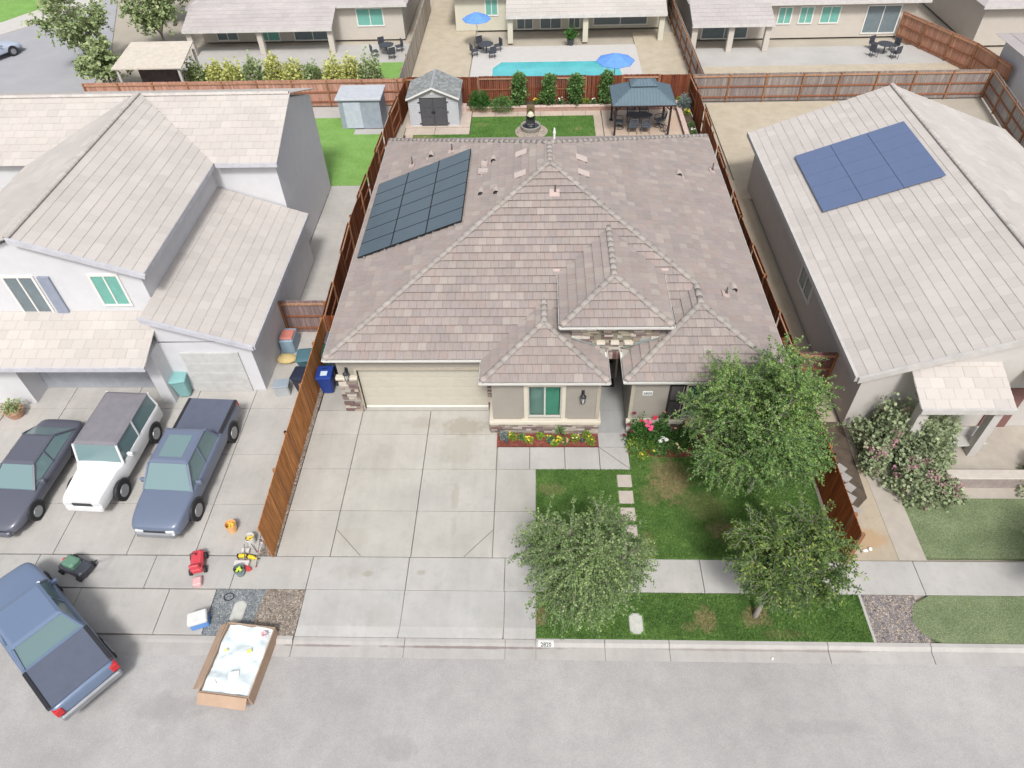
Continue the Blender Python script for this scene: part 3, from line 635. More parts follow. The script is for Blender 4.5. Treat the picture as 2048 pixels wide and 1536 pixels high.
for x, y, k, h in ((-6.2, 32.0, 'L', .38), (-4.15, 31.85, 'L', .3), (-2.36, 29.25, 'L', .15), (8.6, 32.05, 'R', .35), (7.28, 21.75, 'R', .25), (.7, 25.87, 'F', .3)):
    b, z = flash_tile(x, y, k, .3 if k != 'F' else .42, .36 if k != 'F' else .34, .105); b.cur = 1; b.cyl((x+.03, y+.08, z-.1), (x+.03, y+.08, z+h), .03); b.cyl((x+.03, y+.08, z-.02), (x+.03, y+.08, z+.07), .07, .035)
    HB(b, 'vent_pipe', [PINK, mat('dark_vent_pipe', tri(.09, .075, .075), .6)], main_roof)
b = MB(); b.box(-2.62, -2.2, 28.45, 28.8, slope_z(-2.4, 28.6)+.07, slope_z(-2.4, 28.6)+.16); b.box(-2.5, -2.26, 28.95, 29.3, slope_z(-2.4, 29)+.08, slope_z(-2.4, 29)+.25); b.cyl((-2.45, 28.3, 5.3), (-2.45, 29, 5.36), .025)
HB(b, 'junction_box', mat('pinkish_metal', tri(.45, .38, .36), .6), main_roof)
b = MB(); b.cyl((.75, 29.55, ZP-.4), (.75, 29.55, ZP+.25), .06, .05); b.cyl((.75, 29.55, ZP+.25), (.75, 29.55, ZP+.48), .07, .03); HB(b, 'vent_pipe', WHITE, main_roof)
# solar array: three columns of six panels standing off the left plane
sol = thing('solar_array', 'blue-grey array of eighteen solar panels on the left roof slope of the middle house', 'solar panels', (-5.35, 28.0, ZE+SL*(2.6)))
SOL = mat('solar_glass', tri(.078, .112, .138), .32, .06, 1.5, 120, spec=.5, bmp=0); SFR = mat('solar_frame', tri(.012, .014, .016), .5)
def spt(x, y, h): return Vector((x-SL*h*.93-sol.location.x, y-sol.location.y, ZE+SL*(x-L_)+h*.93-sol.location.z))
y0, y1, x0, x1 = 24.95, 31.05, -7.68, -3.03; cw, rh = (x1-x0)/3, (y1-y0)/6
for c in range(3):
    for r in range(6):
        a0, a1 = x0+c*cw+.008, x0+(c+1)*cw-.008; q0, q1 = y0+r*rh+.008, y0+(r+1)*rh-.008; b = MB()
        c4 = [(a0, q0), (a1, q0), (a1, q1), (a0, q1)]
        b.add([spt(x, y, .17) for x, y in c4]+[spt(x, y, .21) for x, y in c4], [(3,2,1,0),(4,5,6,7),(0,1,5,4),(1,2,6,5),(2,3,7,6),(3,0,4,7)]); b.m = [1]*6
        b.cur = 0; e = .018; b.add([spt(x, y, .213) for x, y in ((a0+e, q0+e), (a1-e, q0+e), (a1-e, q1-e), (a0+e, q1-e))], [(0, 1, 2, 3)])
        b.build('solar_panel', [SOL, SFR], sol)
rl = MB()
for x in (x0+.3, x0+1.25, x0+1.85, x0+2.8, x0+3.4, x0+4.35):
    rl.obox(spt(x, (y0+y1)/2, .13), .045, y1-y0+.1, .05, ry=-math.atan(SL)); 
    rl.cyl(spt(x, y0-.04, .04), spt(x, y0-.04, .17), .035, col=None)
rl.build('mounting_rail', mat('aluminium', tri(.5, .5, .5), .4, metal=.6), sol)
# ------------------------------------------------------------------ fences
def wood(name, c, var=.3, streak=(22, 22, 1.2)):
    return mat(name, c, .9, .22, 1.0, 1.0, bmp=.3, spec=.1, col=True, stretch=streak, fvar=var)
FW = wood('redwood_fence', (1, 1, 1)); RED = [(.19,.06,.028), (.225,.072,.032), (.165,.05,.025), (.245,.085,.038), (.205,.064,.03)]
ORG = [(.50,.22,.085), (.55,.25,.10), (.46,.20,.075), (.52,.23,.085)]
def fence(name, label, pts, h=1.85, side=1, cols=RED, post_every=2.4, skip_post=False, alt=True, rails_col=(.42,.24,.15), z=-.05, cat='fence', cap=False):
    """board fence along pts; side=+1 puts the boards on the left of the direction, alternate bays swap sides"""
    P = [Vector((x, y, 0)) for x, y in pts]; t = thing(name, label, cat, (P[0].x, P[0].y, 0))
    segs = [(P[i], P[i+1]) for i in range(len(P)-1)]; bm, rm = MB(), MB(); pc = 0; dist = 0
    for a, b in segs:
        d = (b-a); Ln = d.length; d.normalize(); nr = Vector((-d.y, d.x, 0))*side; x = 0
        while x < Ln-.02:
            w = min(.142, Ln-x); bay = int((dist+x)/post_every); sw = 1 if (bay % 2 == 0 or not alt) else -1
            o = a+d*(x+w/2)+nr*(.045*sw); hh = h+random.uniform(-.008, .008); hw = w/2-.002; c = .02
            q = [(-hw, z), (hw, z), (hw, hh-c), (hw-c, hh), (-hw+c, hh), (-hw, hh-c)]; th = .009
            vs = [o+d*u+nr*k*th+Vector((0, 0, v)) for k in (-1, 1) for u, v in q]
            bm.add(vs, [(5,4,3,2,1,0), (6,7,8,9,10,11)]+[(i, (i+1) % 6, 6+(i+1) % 6, 6+i) for i in range(6)], pick(cols, .12)); x += w+.001
        nb = int(Ln/post_every)+1
        for k in range(nb):
            s0 = k*post_every; s1 = min(Ln, s0+post_every)
            bay = int((dist+s0+.05)/post_every); sw = 1 if (bay % 2 == 0 or not alt) else -1
            if s1-s0 < .1: continue
            m_ = a+d*(s0+s1)/2
            for zz in (.25, h*.52, h-.18): rm.obox(m_+Vector((0, 0, zz))-nr*(.0*sw), s1-s0, .055, .085, math.atan2(d.y, d.x), pick([rails_col if zz > h-.3 else (.28,.12,.07)], .1))
        for k in range(nb+1):
            s0 = min(Ln, k*post_every); p = a+d*s0
            if skip_post and k == 0 and (a-P[0]).length < .1: continue
            if k == nb and Ln-(nb-1)*post_every < .3: continue
            MB().obox((p.x-P[0].x, p.y-P[0].y, (h-.03)/2+z/2), .10, .12, h-.03-z, math.atan2(d.y, d.x), pick([(.30,.15,.08)], .1)).build('post', FW, t)
        dist += Ln
    bm.build('boards', FW, t, world=True); rm.build('rails', FW, t, world=True)
    if cap:
        cm = MB()
        for a, b in segs: cm.obox((a+b)/2+Vector((0, 0, h+.012)), (b-a).length, .10, .022, math.atan2((b-a).y, (b-a).x), (.55,.42,.34))
        cm.build('cap_rail', FW, t, world=True)
    return t
fence('wooden_fence', 'left red-brown board fence running back beside the solar panel roof slope', [(-9.14, 22.9), (-9.42, 30.8), (-9.1, 42.3), (-8.78, 47.4)], side=1)
fence('wooden_fence', 'bare orange-brown board fence along the left of the long concrete driveway', [(-9.08, 12.40), (-9.16, 16.5), (-9.22, 22.85)], side=-1, cols=ORG, alt=False, skip_post=True)
fence('wooden_gate', 'wooden side gate between the left fence and the house, behind the blue bin', [(-9.1, 23.0), (-7.75, 23.0)], h=1.85, side=-1, alt=False, cat='gate')
fence('wooden_fence', 'dark red back fence behind the shed, gazebo and column shrubs', [(-8.75, 47.45), (10.05, 47.25)], side=1, cols=[(.165,.05,.028), (.195,.062,.03), (.145,.043,.025), (.215,.075,.036)])
fence('wooden_fence', 'right dark red board fence between the gazebo and the big tree', [(10.08, 47.2), (10.2, 44), (10.02, 30.5), (10.2, 20.8), (10.12, 18.3)], side=1)
fence('wooden_fence', 'rust-red board fence at the right edge of the front lawn behind the trees', [(10.14, 18.3), (10.2, 15.5), (10.18, 12.35)], side=-1, cols=[(.36,.105,.038), (.32,.09,.035), (.40,.12,.045)], alt=False, rails_col=(.45,.3,.2))
fence('wooden_gate', 'wooden side gate on the right of the middle house behind the large tree', [(8.8, 21.5), (10.05, 21.5)], side=-1, alt=False, cat='gate')

# ------------------------------------------------------------------ stepping stones, covers
STEP = mat('pinkish_stepping_stone', tri(.46, .40, .355), .85, .1, 3, 60)
ords = ['nearest the front walk, clear of leaves', 'second from the front walk', 'third from the front walk', 'fourth from the front walk, partly under leaves', 'nearest the sidewalk, mostly hidden by leaves']
for i, y in enumerate(stones_y):
    tag(MB().rbox(2.93, 3.45, y-.275+.02*(i > 2), y+.275, -.04, .012, .012).build('stepping_stone', STEP), f'square stepping stone in the lawn, {ords[i]}', 'stepping stone', 'stepping stones across the lawn')
def cover(cx, cy, sx, sy, label, rz=0):
    c = thing('utility_cover', label, 'utility cover', (cx, cy, 0), rz)
    q = .12; mk = lambda hx, hy: [(-hx+q, -hy), (hx-q, -hy), (hx, -hy+q), (hx, hy-q), (hx-q, hy), (-hx+q, hy), (-hx, hy-q), (-hx, -hy+q)]
    MB().poly(mk(sx/2, sy/2), -.05, .0).build('frame', CONC_PALE, c); l = MB(); l.poly(mk(sx/2-.035, sy/2-.035), -.04, .008)
    for a in (-.15, .15): l.box(a-.05, a+.05, sy/2-.12, sy/2-.09, .006, .012)
    l.build('lid', mat('cover_lid', tri(.50, .50, .46), .85, .15, 5, 50), c)
cover(-9.66, 10.44, .42, .76, 'pale oblong utility cover in the grey gravel at the left kerb', R(-3)); cover(3.08, 10.19, .42, .68, 'concrete utility cover in the parkway grass under the bushy tree')
o = MB(); pts = [(-10.12+.16*math.cos(a), 10.95+.13*math.sin(a), .0) for a in [2*PI*k/16 for k in range(17)]]; o.tube(pts, .014); tag(o.build('cable_loop', BLACK), 'loop of dark cable lying on grey gravel near the kerb', 'cable')
# kerb number
kn = thing('kerb_number', 'white painted patch on the kerb face with the house number 2820', 'kerb number', (.25, 9.49, -.055))
b = MB(); b.obox((0, -.003, .003), .48, .138, .004, 0, rx=R(45)); b.box(-.24, .24, .053, .12, .0545, .058); b.build('paint_patch', mat('white_road_paint', tri(.66, .66, .64), .7), kn)
text('2820', .17, TXT, kn, (0, -.0075, .0075), (R(45), 0, 0), .001, bold=.004)

# ------------------------------------------------------------------ back yard
g = MB(); g.box(-8.6, 9.4, 36, 47.3, -.14, -.05); struct('back_yard_soil', g, DIRT_DARK)
BXS = [-8.6, -6.5, -4.36]
pt = slabs([-8.6, -6.6, -4.36], [43.95, 46.3], z=.06, gap=.015); pt2 = slabs([-8.55, -6.6, -4.36], [43.02, 43.93], gap=.02); pt.add(pt2.v, pt2.f); pt.c[-len(pt2.f):] = pt2.c
for a in ([-8.45, -7.95], [36, 38, 40, 43.0]), ([-4.34, -2.8, -1.3, .2, 1.7, 3.2, 4.2], [45.45, 46.15]), ([3.69, 4.22], [36, 38, 40, 42.3, 44, 45.42]), ([4.25, 6.28, 8.2, 9.2], [36.2, 39.5, 42.4, 44.3, 46.15]):
    q = slabs(a[0], a[1], gap=.018); pt.add(q.v, q.f); pt.c[-len(q.f):] = [(c[0], c[1]*.97, c[2]*.93) for c in q.c]
PATIO = concrete_stained('pink_patio', (.50, .42, .36), [(6.3, 43.3, 2.2, 1.2, .35), (8.7, 44.2, .5, 1.6, .4)], (.50, .33, .22)); struct('patio', pt, PATIO)
lw = MB(); lw.poly([(-7.95, 36), (3.69, 36), (3.69, 45.44), (-4.33, 45.44), (-4.33, 43.0), (-7.95, 43.0)], -.14, -.01); struct('back_lawn', lw, LAWN_B)
o = blades('grass', [(-4.33, 3.68, 38, 45.43), (-7.95, -4.33, 41, 43)], 60000, .035, LAWN_B, -.01, hole=lambda x, y: ((x+.4)**2+(y-43.25)**2 < 1.1)); tag(o, 'short green grass of the back lawn around the fountain', 'grass', kind='stuff')
PLB = mat('planter_block', tri(.40, .26, .21), .9, .2, 4, 30, bmp=.4); PLC = mat('planter_cap', tri(.56, .43, .38), .85, .1, 6)
pw = thing('planter_wall', 'low pink block planter wall along the back fence', 'planter wall', (0, 46.3, 0))
MB().box(-4.95, 9.2, 46.17, 46.36, -.05, .24).box(9.2, 9.42, 36, 46.36, -.05, .241).build('block_course', PLB, pw, world=True)
c = MB(); x = -4.98
while x < 9.2: c.rbox(x, min(x+.4, 9.2)-.006, 46.13, 46.41, .243, .31, .015); x += .4
y = 36.0
while y < 46.4: c.rbox(9.16, 9.46, y, y+.394, .245, .312, .015); y += .4
c.build('cap_course', PLC, pw, world=True)
e = MB(); e.rbox(-5.15, -4.72, 46.05, 46.6, -.05, .42, .02); e.build('end_block', PLC, pw, world=True)
g = MB(); g.box(-4.7, 9.18, 46.37, 47.2, -.05, .2); g.box(9.43, 10.0, 36, 47.2, -.05, .201); struct('planter_soil', g, DIRT_DARK)
# fountain
fo = thing('fountain', 'round-bowled garden fountain with a pale ball on its column, on the back lawn', 'fountain', (-.42, 43.5, 0))
FST = mat('fountain_stone', tri(.30, .28, .25), .8, .25, 7, 40, bmp=.4); FDK = mat('dark_wet_stone', tri(.045, .047, .05), .35, .3, 6)
b = MB(); b.lathe([(.50, -.03), (.58, .0), (.62, .1), (.64, .27), (.655, .33), (.62, .36), (.565, .34), (.54, .2), (.3, .17), (0.01, .17)], n=32); b.build('basin', FST, fo, True)
b = MB(); b.lathe([(.55, .235), (.01, .236)], n=32); b.build('water', glassy('dark_basin_water', (.03, .035, .05)), fo)
b = MB(); b.lathe([(.16, .17), (.25, .2), (.26, .3), (.20, .36)], n=16); b.rbox(-.26, .26, -.12, .2, .36, .42, .02)
b.loft([[(-.25, -.10, .42), (.25, -.10, .42), (.25, .2, .42), (-.25, .2, .42)], [(-.22, .0, .9), (.22, .0, .9), (.22, .2, .9), (-.22, .2, .9)]]); b.box(-.28, -.22, -.2, .2, .40, .86); b.box(.22, .28, -.2, .2, .40, .86); b.build('column', FDK, fo)
b = MB(); b.loft([[(-.26, -.02, .9), (.26, -.02, .9), (.26, .24, .9), (-.26, .24, .9)], [(-.25, .0, 1.5), (.25, .0, 1.5), (.25, .22, 1.5), (-.25, .22, 1.5)], [(-.2, .02, 1.56), (.2, .02, 1.56), (.2, .2, 1.56), (-.2, .2, 1.56)]]); b.tube([(.17*math.cos(t), -.05, 1.27+.17*math.sin(t)) for t in [PI*k/8 for k in range(9)]], .035); b.build('head', mat('ochre_stone', tri(.15, .115, .055), .8, .3, 9), fo)
b = MB(); b.ball((0, -.14, 1.06), .2, .17, .2, 12); b.lathe([(.02, .9), (.22, 1.0), (.24, 1.04), (.20, 1.05)], (0, -.12, 0), 18); b.build('ball', mat('pale_stone_ball', tri(.62, .58, .44), .6, .1, 10), fo, True)
b = MB(); b.lathe([(1.06, -.06), (1.05, .02), (.98, .035), (.01, .04)], (-.38, 43.26, 0), 36); struct('pebble_circle', b, gravel('beige_pebble', [(.30,.24,.19), (.5,.42,.34), (.4,.34,.28), (.56,.49,.42)], 14, .5))
for dx, dy in ((.55, -.3), (-.9, -.35), (-.15, -.75), (.35, -.85)): tag(MB().ball((fo.location.x+dx, fo.location.y+dy, .06), .09, .06, .05, 7, .08).build('rock', FST, smooth=True), {.55: 'grey rock to the right of the fountain basin', -.9: 'dark rock at the left of the fountain basin', -.15: 'pale rock in front of the fountain basin', .35: 'rock at the front right rim of the pebble circle'}[dx], 'rock', 'rocks round the fountain')
# shed
sh = thing('garden_shed', 'light grey resin shed with dark double doors in the back left corner', 'shed', (-6.63, 45.4, .06))
SHW = mat('light_grey_siding', tri(.44, .45, .47), .6, .05, 3); SHD = mat('dark_grey_door', tri(.085, .085, .095), .6, .15, 8); X0, X1, Y0, Y1, H = -1.56, 1.55, -1.25, 1.25, 1.84
w = MB()
def siding(mb, ax, fixed, a0, a1, z0, z1, out, skip=None):
    z = z0
    while z < z1-.02:
        z2 = min(z+.115, z1)
        for s0, s1 in ([(a0, a1)] if skip is None or z > skip[2] else [(a0, skip[0]), (skip[1], a1)]):
            if ax == 'x': mb.add([(s0, fixed+out*.045, z), (s1, fixed+out*.045, z), (s1, fixed, z2), (s0, fixed, z2), (s0, fixed-out*.03, z), (s1, fixed-out*.03, z), (s1, fixed-out*.03, z2), (s0, fixed-out*.03, z2)], [(0,1,2,3), (0,4,5,1), (4,7,6,5), (3,2,6,7), (0,3,7,4), (1,5,6,2)])
            else: mb.add([(fixed+out*.045, s0, z), (fixed+out*.045, s1, z), (fixed, s1, z2), (fixed, s0, z2), (fixed-out*.03, s0, z), (fixed-out*.03, s1, z), (fixed-out*.03, s1, z2), (fixed-out*.03, s0, z2)], [(0,1,2,3), (0,4,5,1), (4,7,6,5), (3,2,6,7), (0,3,7,4), (1,5,6,2)])
        z = z2
siding(w, 'x', Y0, X0, X1, 0, H, -1, (-.88, .85, 1.78)); siding(w, 'x', Y1, X0, X1, 0, H, 1); siding(w, 'y', X0, Y0, Y1, 0, H, -1); siding(w, 'y', X1, Y0, Y1, 0, H, 1)
for x in (X0, X1):
    for y in (Y0, Y1): w.box(x-.05, x+.05, y-.05, y+.05, 0, H+.01)
for y, s in ((Y0, -1), (Y1, 1)): w.add([(X0, y-.02, H), (X1, y-.02, H), (0, y-.02, 2.46), (X0, y+.02, H), (X1, y+.02, H), (0, y+.02, 2.46)], [(0, 1, 2), (5, 4, 3), (0, 3, 4, 1), (1, 4, 5, 2), (2, 5, 3, 0)])
w.build('wall', SHW, sh)
for s in (-1, 1):
    d = MB(); a, b_2 = (-.86, -.02) if s < 0 else (-.01, .83); d.rbox(a, b_2, Y0-.075, Y0-.02, .03, 1.8, .015)
    for z in (.1, .68, 1.24): d.rbox(a+.07, b_2-.07, Y0-.086, Y0-.06, z, z+.48, .012)
    for z in (.15, .9, 1.55): d.box((a-.12) if s < 0 else b_2-.03, (a+.03) if s < 0 else b_2+.12, Y0-.095, Y0-.06, z, z+.07)
    dd = d.build('door', SHD, sh)
    MB().ball((-.02+s*.07, Y0-.11, .95), .06, .05, .09, 7).build('handle', BLACK, dd)
v = MB(); [v.box(-.12, .12, Y0-.05, Y0-.02, 2.05+.07*k, 2.09+.07*k) for k in range(4)]; v.build('vent', WHITE, sh)
r = MB(); SHR = [(.20,.22,.23), (.27,.29,.29), (.16,.18,.185), (.34,.35,.34), (.235,.235,.23)]
for s in (-1, 1):
    e0, e1 = (s*1.68, -1.45, H-.03), (s*1.68, 1.42, H-.03); plane_tiles(r, r, [(s*1.68, -1.45, H-.03), (s*1.68, 1.42, H-.03), (0, 1.42, 2.53), (0, -1.45, 2.53)], e0, e1, course=.15, w=.19, cols=SHR, lo=.035, up=.02, th=.012, j=.1)
r.box(-.09, .09, -1.45, 1.42, 2.54, 2.575, (.3,.31,.33)); r.build('roof', mat('grey_shed_shingle', tri(1, 1, 1), .85, .15, 8, col=True), sh)
f = MB()
for s in (-1, 1): f.loft([[(s*1.7, -1.50, H-.1), (s*1.7, -1.44, H-.1), (s*1.7, -1.44, H-.0), (s*1.7, -1.50, H-.0)], [(0, -1.50, 2.46), (0, -1.44, 2.46), (0, -1.44, 2.56), (0, -1.50, 2.56)]])
f.build('barge_board', WHITE, sh)
# gazebo
gz = thing('gazebo', 'dark metal gazebo with a two-tier slate-blue hip roof over a dining set', 'gazebo', (6.48, 43.5, 0))
GZP = mat('dark_bronze_metal', tri(.035, .022, .022), .5, .1); GZR = mat('slate_blue_metal', tri(.115, .165, .20), .45, .08, 4, 60, bmp=0)
gx, gy, gh = 1.66, 1.22, 2.12
for sx, sy in ((-1, -1), (1, -1), (1, 1), (-1, 1)):
    p = MB(); x, y = sx*gx, sy*gy; p.rbox(x-.06, x+.06, y-.06, y+.06, 0, gh, .008); p.rbox(x-.13, x+.13, y-.13, y+.13, 0, .02, .005); p.build('post', GZP, gz)
    b = MB(); b.tube([(x, y, 1.68), (x-sx*.4, y, 2.08)], .032, 4); b.tube([(x, y, 1.68), (x, y-sy*.4, 2.08)], .032, 4); b.build('brace', GZP, gz)
b = MB(); 
for s in (-1, 1): b.box(-gx-.06, gx+.06, s*gy-.045, s*gy+.045, gh-.12, gh); b.box(s*gx-.045, s*gx+.045, -gy, gy, gh-.121, gh-.001)
b.build('beam', GZP, gz)
def hip_metal(hx, hy, z0, z1, tx, ty, step=.19, ridge=True):
    m_ = MB(); th = .02; lo_, hi_ = [(-hx, -hy), (hx, -hy), (hx, hy), (-hx, hy)], [(-tx, -ty), (tx, -ty), (tx, ty), (-tx, ty)]
    for k in range(4):
        a, b2 = Vector((*lo_[k], z0)), Vector((*lo_[(k+1) % 4], z0)); c2, d = Vector((*hi_[(k+1) % 4], z1)), Vector((*hi_[k], z1))
        vs = [a, b2, c2, d]; m_.add(vs+[v-Vector((0, 0, th)) for v in vs], [(0,1,2,3), (7,6,5,4), (0,4,5,1)])
        L2 = (b2-a).length; u = (b2-a).normalized(); up = ((c2+d)/2-(a+b2)/2); s = step
        while s < L2-.05:      # standing seams, cut at the hips
            inset0 = (d-a).dot(u); inset1 = (b2-c2).dot(u); t = 1
            if s < inset0: t = s/inset0
            if L2-s < inset1: t = min(t, (L2-s)/inset1)
            p0, p1 = a+u*s, a+u*s+up*t; q = Vector((0, 0, .04)); m_.add([p0-u*.012, p0+u*.012, p0+u*.012+q, p0-u*.012+q, p1-u*.012, p1+u*.012, p1+u*.012+q, p1-u*.012+q], [(3,2,6,7), (0,3,7,4), (2,1,5,6), (0,1,2,3)]); s += step
        m_.tube([a+Vector((0, 0, .01)), d+Vector((0, 0, .01))], .022, 5)
    return m_
m_ = hip_metal(1.92, 1.46, gh+.0, 2.86, .62, .32); m_.build('roof', GZR, gz)
m_ = hip_metal(.82, .50, 2.90, 3.13, .42, .06, .2); m_.poly([(-.42, -.06), (.42, -.06), (.42, .06), (-.42, .06)], 3.12, 3.135); m_.build('upper_roof', GZR, gz)
b = MB()
for s in (-1, 1): b.rbox(-1.94, 1.94, s*1.45-.03, s*1.45+.03, gh-.07, gh+.012, .01); b.rbox(s*1.91-.03, s*1.91+.03, -1.44, 1.44, gh-.07, gh+.011, .01)
b.box(-.6, .6, -.3, .3, 2.84, 2.9); b.build('fascia', GZP, gz)
# dining set
DM = mat('charcoal_cast_metal', tri(.055, .06, .075), .5, .15); DLT = mat('slate_cushion', tri(.13, .155, .185), .8, .1); DLB = mat('slate_lattice', tri(.10, .12, .15), .5, .1)
tb = thing('patio_table', 'dark oval metal dining table under the gazebo roof', 'table', (6.5, 43.85, 0))
b = MB(); b.loft([[(.85*math.cos(t)*k, .42*math.sin(t)*k, z) for t in [2*PI*i/28 for i in range(28)]] for k, z in ((.97, .70), (1, .71), (1, .725), (.97, .735))]); b.build('tabletop', DM, tb)
for sx in (-1, 1):
    for sy in (-1, 1): MB().tube([(sx*.6, sy*.25, .7), (sx*.72, sy*.32, .3), (sx*.68, sy*.36, 0)], .025, 6).build('leg', DM, tb)
def chair(label, loc, rz, swivel=False):
    c = thing('patio_chair', label, 'chair', loc, rz, 'patio chairs round the table')
    s = MB(); s.rbox(-.26, .26, -.25, .25, .40, .46, .03); s.build('seat', DLT, c)
    b = MB(); b.tube([(-.26, -.26, .44), (-.27, -.33, .7), (-.25, -.38, .98), (0, -.41, 1.04), (.25, -.38, .98), (.27, -.33, .7), (.26, -.26, .44)], .02, 6)
    for k in range(-3, 4):    # lattice of crossing bars
        for sg in (-1, 1):
            x0_ = k*.12; p, q = (x0_-.14*sg, 0), (x0_+.14*sg, 1); 
            if abs(p[0]) > .25 or abs(q[0]) > .25:
                p = (max(-.25, min(.25, p[0])), 0); q = (max(-.25, min(.25, q[0])), 1)
            b.tube([(p[0], -.28, .50), (q[0], -.38, .98)], .017, 4)
    b.box(-.25, .25, -.31, -.285, .48, .53); b.build('backrest', DLB, c)
    for sx in (-1, 1): MB().tube([(sx*.27, -.32, .66), (sx*.29, -.1, .67), (sx*.29, .18, .66), (sx*.27, .22, .44)], .02, 6).build('armrest', DM, c)
    if not swivel:
        for sx in (-1, 1):
            for sy in (-1, 1): MB().tube([(sx*.23, sy*.22, .42), (sx*.26, sy*.27, .2), (sx*.26, sy*.3, 0)], .017, 5).build('leg', DM if sy > 0 else DLT, c)
    else:
        b = MB(); b.cyl((0, 0, .12), (0, 0, .4), .03); b.tube([(.3*math.cos(t), .3*math.sin(t), .03) for t in [2*PI*k/20 for k in range(21)]], .02, 6)
        for k in range(4): b.tube([(0, 0, .14), (.3*math.cos(k*PI/2), .3*math.sin(k*PI/2), .03)], .015, 5)
        b.build('swivel_base', DM, c)
    return c
chair('lattice-backed patio chair at the near side of the table, the left one', (6.02, 42.95, 0), R(3)); chair('lattice-backed patio chair at the near side of the table, the right one', (6.83, 42.93, 0), R(-4))
chair('patio chair at the far side of the table, the left one', (6.08, 44.72, 0), R(180)); chair('patio chair at the far side of the table, the right one', (6.86, 44.72, 0), R(180))
chair('swivel patio chair turned sideways at the left end of the table', (5.22, 43.6, 0), R(-100), True); chair('swivel patio chair with tipped ring base at the right end of the table', (7.78, 43.75, 0), R(110), True)
b = MB(); b.tube([(8.0+.22*math.cos(t), 43.05+.12*math.sin(t), .2+.16*math.sin(t)) for t in [2*PI*k/20 for k in range(21)]], .02, 6); b.tube([(7.78, 43.05, .2), (8.22, 43.05, .2)], .012, 5); b.tube([(8.0, 42.93, .04), (8.0, 43.17, .36)], .012, 5); tag(b.build('metal_ring', GZP), 'dark spoked metal ring leaning on the patio right of the table', 'ring')

# ------------------------------------------------------------------ plants
def leaf_mat(name, c1, c2, c3=None, trans=.25):
    M, n, b = nodes_of(name); at = N(n, 'ShaderNodeAttribute', attribute_name='Col'); sx = n.nodes.new('ShaderNodeSeparateColor'); n.links.new(at.outputs[0], sx.inputs[0])
    st = [(0, c1), (.6, c2)]+([(1, c3)] if c3 else [(1, c2)])
    c = ramp(n, sx.outputs[0], st); n.links.new(c, b.inputs['Base Color']); b.inputs['Roughness'].default_value = .5; b.inputs['Specular IOR Level'].default_value = .35
    tr = n.nodes.new('ShaderNodeBsdfTranslucent'); n.links.new(c, tr.inputs[0]); mx_ = n.nodes.new('ShaderNodeMixShader'); mx_.inputs[0].default_value = trans
    out = n.nodes['Material Output']; n.links.new(b.outputs[0], mx_.inputs[1]); n.links.new(tr.outputs[0], mx_.inputs[2]); n.links.new(mx_.outputs[0], out.inputs[0]); return M
def leaves_mesh(name, P, D, mt, parent, ln=.05, wd=.022, up=.5, jit=.7, tone=None):
    """P: leaf base points, D: preferred directions; each leaf a folded diamond of two triangles"""
    k = len(P); P = np.asarray(P); D = np.asarray(D)+RNG.normal(0, jit, (k, 3)); D /= np.linalg.norm(D, axis=1)[:, None]+1e-9
    nrm = RNG.normal(0, 1, (k, 3)); nrm[:, 2] = np.abs(nrm[:, 2])+up; s = np.cross(D, nrm); s /= np.linalg.norm(s, axis=1)[:, None]+1e-9
    sc = RNG.uniform(.6, 1.25, k)[:, None]; l, w = ln*sc, wd*sc; V = np.zeros((k, 4, 3)); V[:, 0] = P; V[:, 1] = P+D*l*.5+s*w; V[:, 2] = P+D*l; V[:, 3] = P+D*l*.5-s*w
    me = bpy.data.meshes.new(name); me.vertices.add(4*k); me.vertices.foreach_set('co', V.ravel()); me.loops.add(4*k); me.loops.foreach_set('vertex_index', np.arange(4*k))
    me.polygons.add(k); me.polygons.foreach_set('loop_start', np.arange(0, 4*k, 4)); me.polygons.foreach_set('loop_total', np.full(k, 4)); me.materials.append(mt)
    t = np.clip(RNG.normal(.45, .24, k)+(0 if tone is None else tone), 0, 1); C = np.ones((k, 4, 4)); C[:, :, :3] = t[:, None, None]
    me.update(); at = me.color_attributes.new('Col', 'FLOAT_COLOR', 'CORNER'); at.data.foreach_set('color', C.ravel().astype(np.float32)); me.validate()
    o = bpy.data.objects.new(name, me); COL.objects.link(o); o.parent = parent; return o
BARK = mat('pale_grey_bark', tri(.30, .27, .235), .9, .25, 8, 50, bmp=.6)
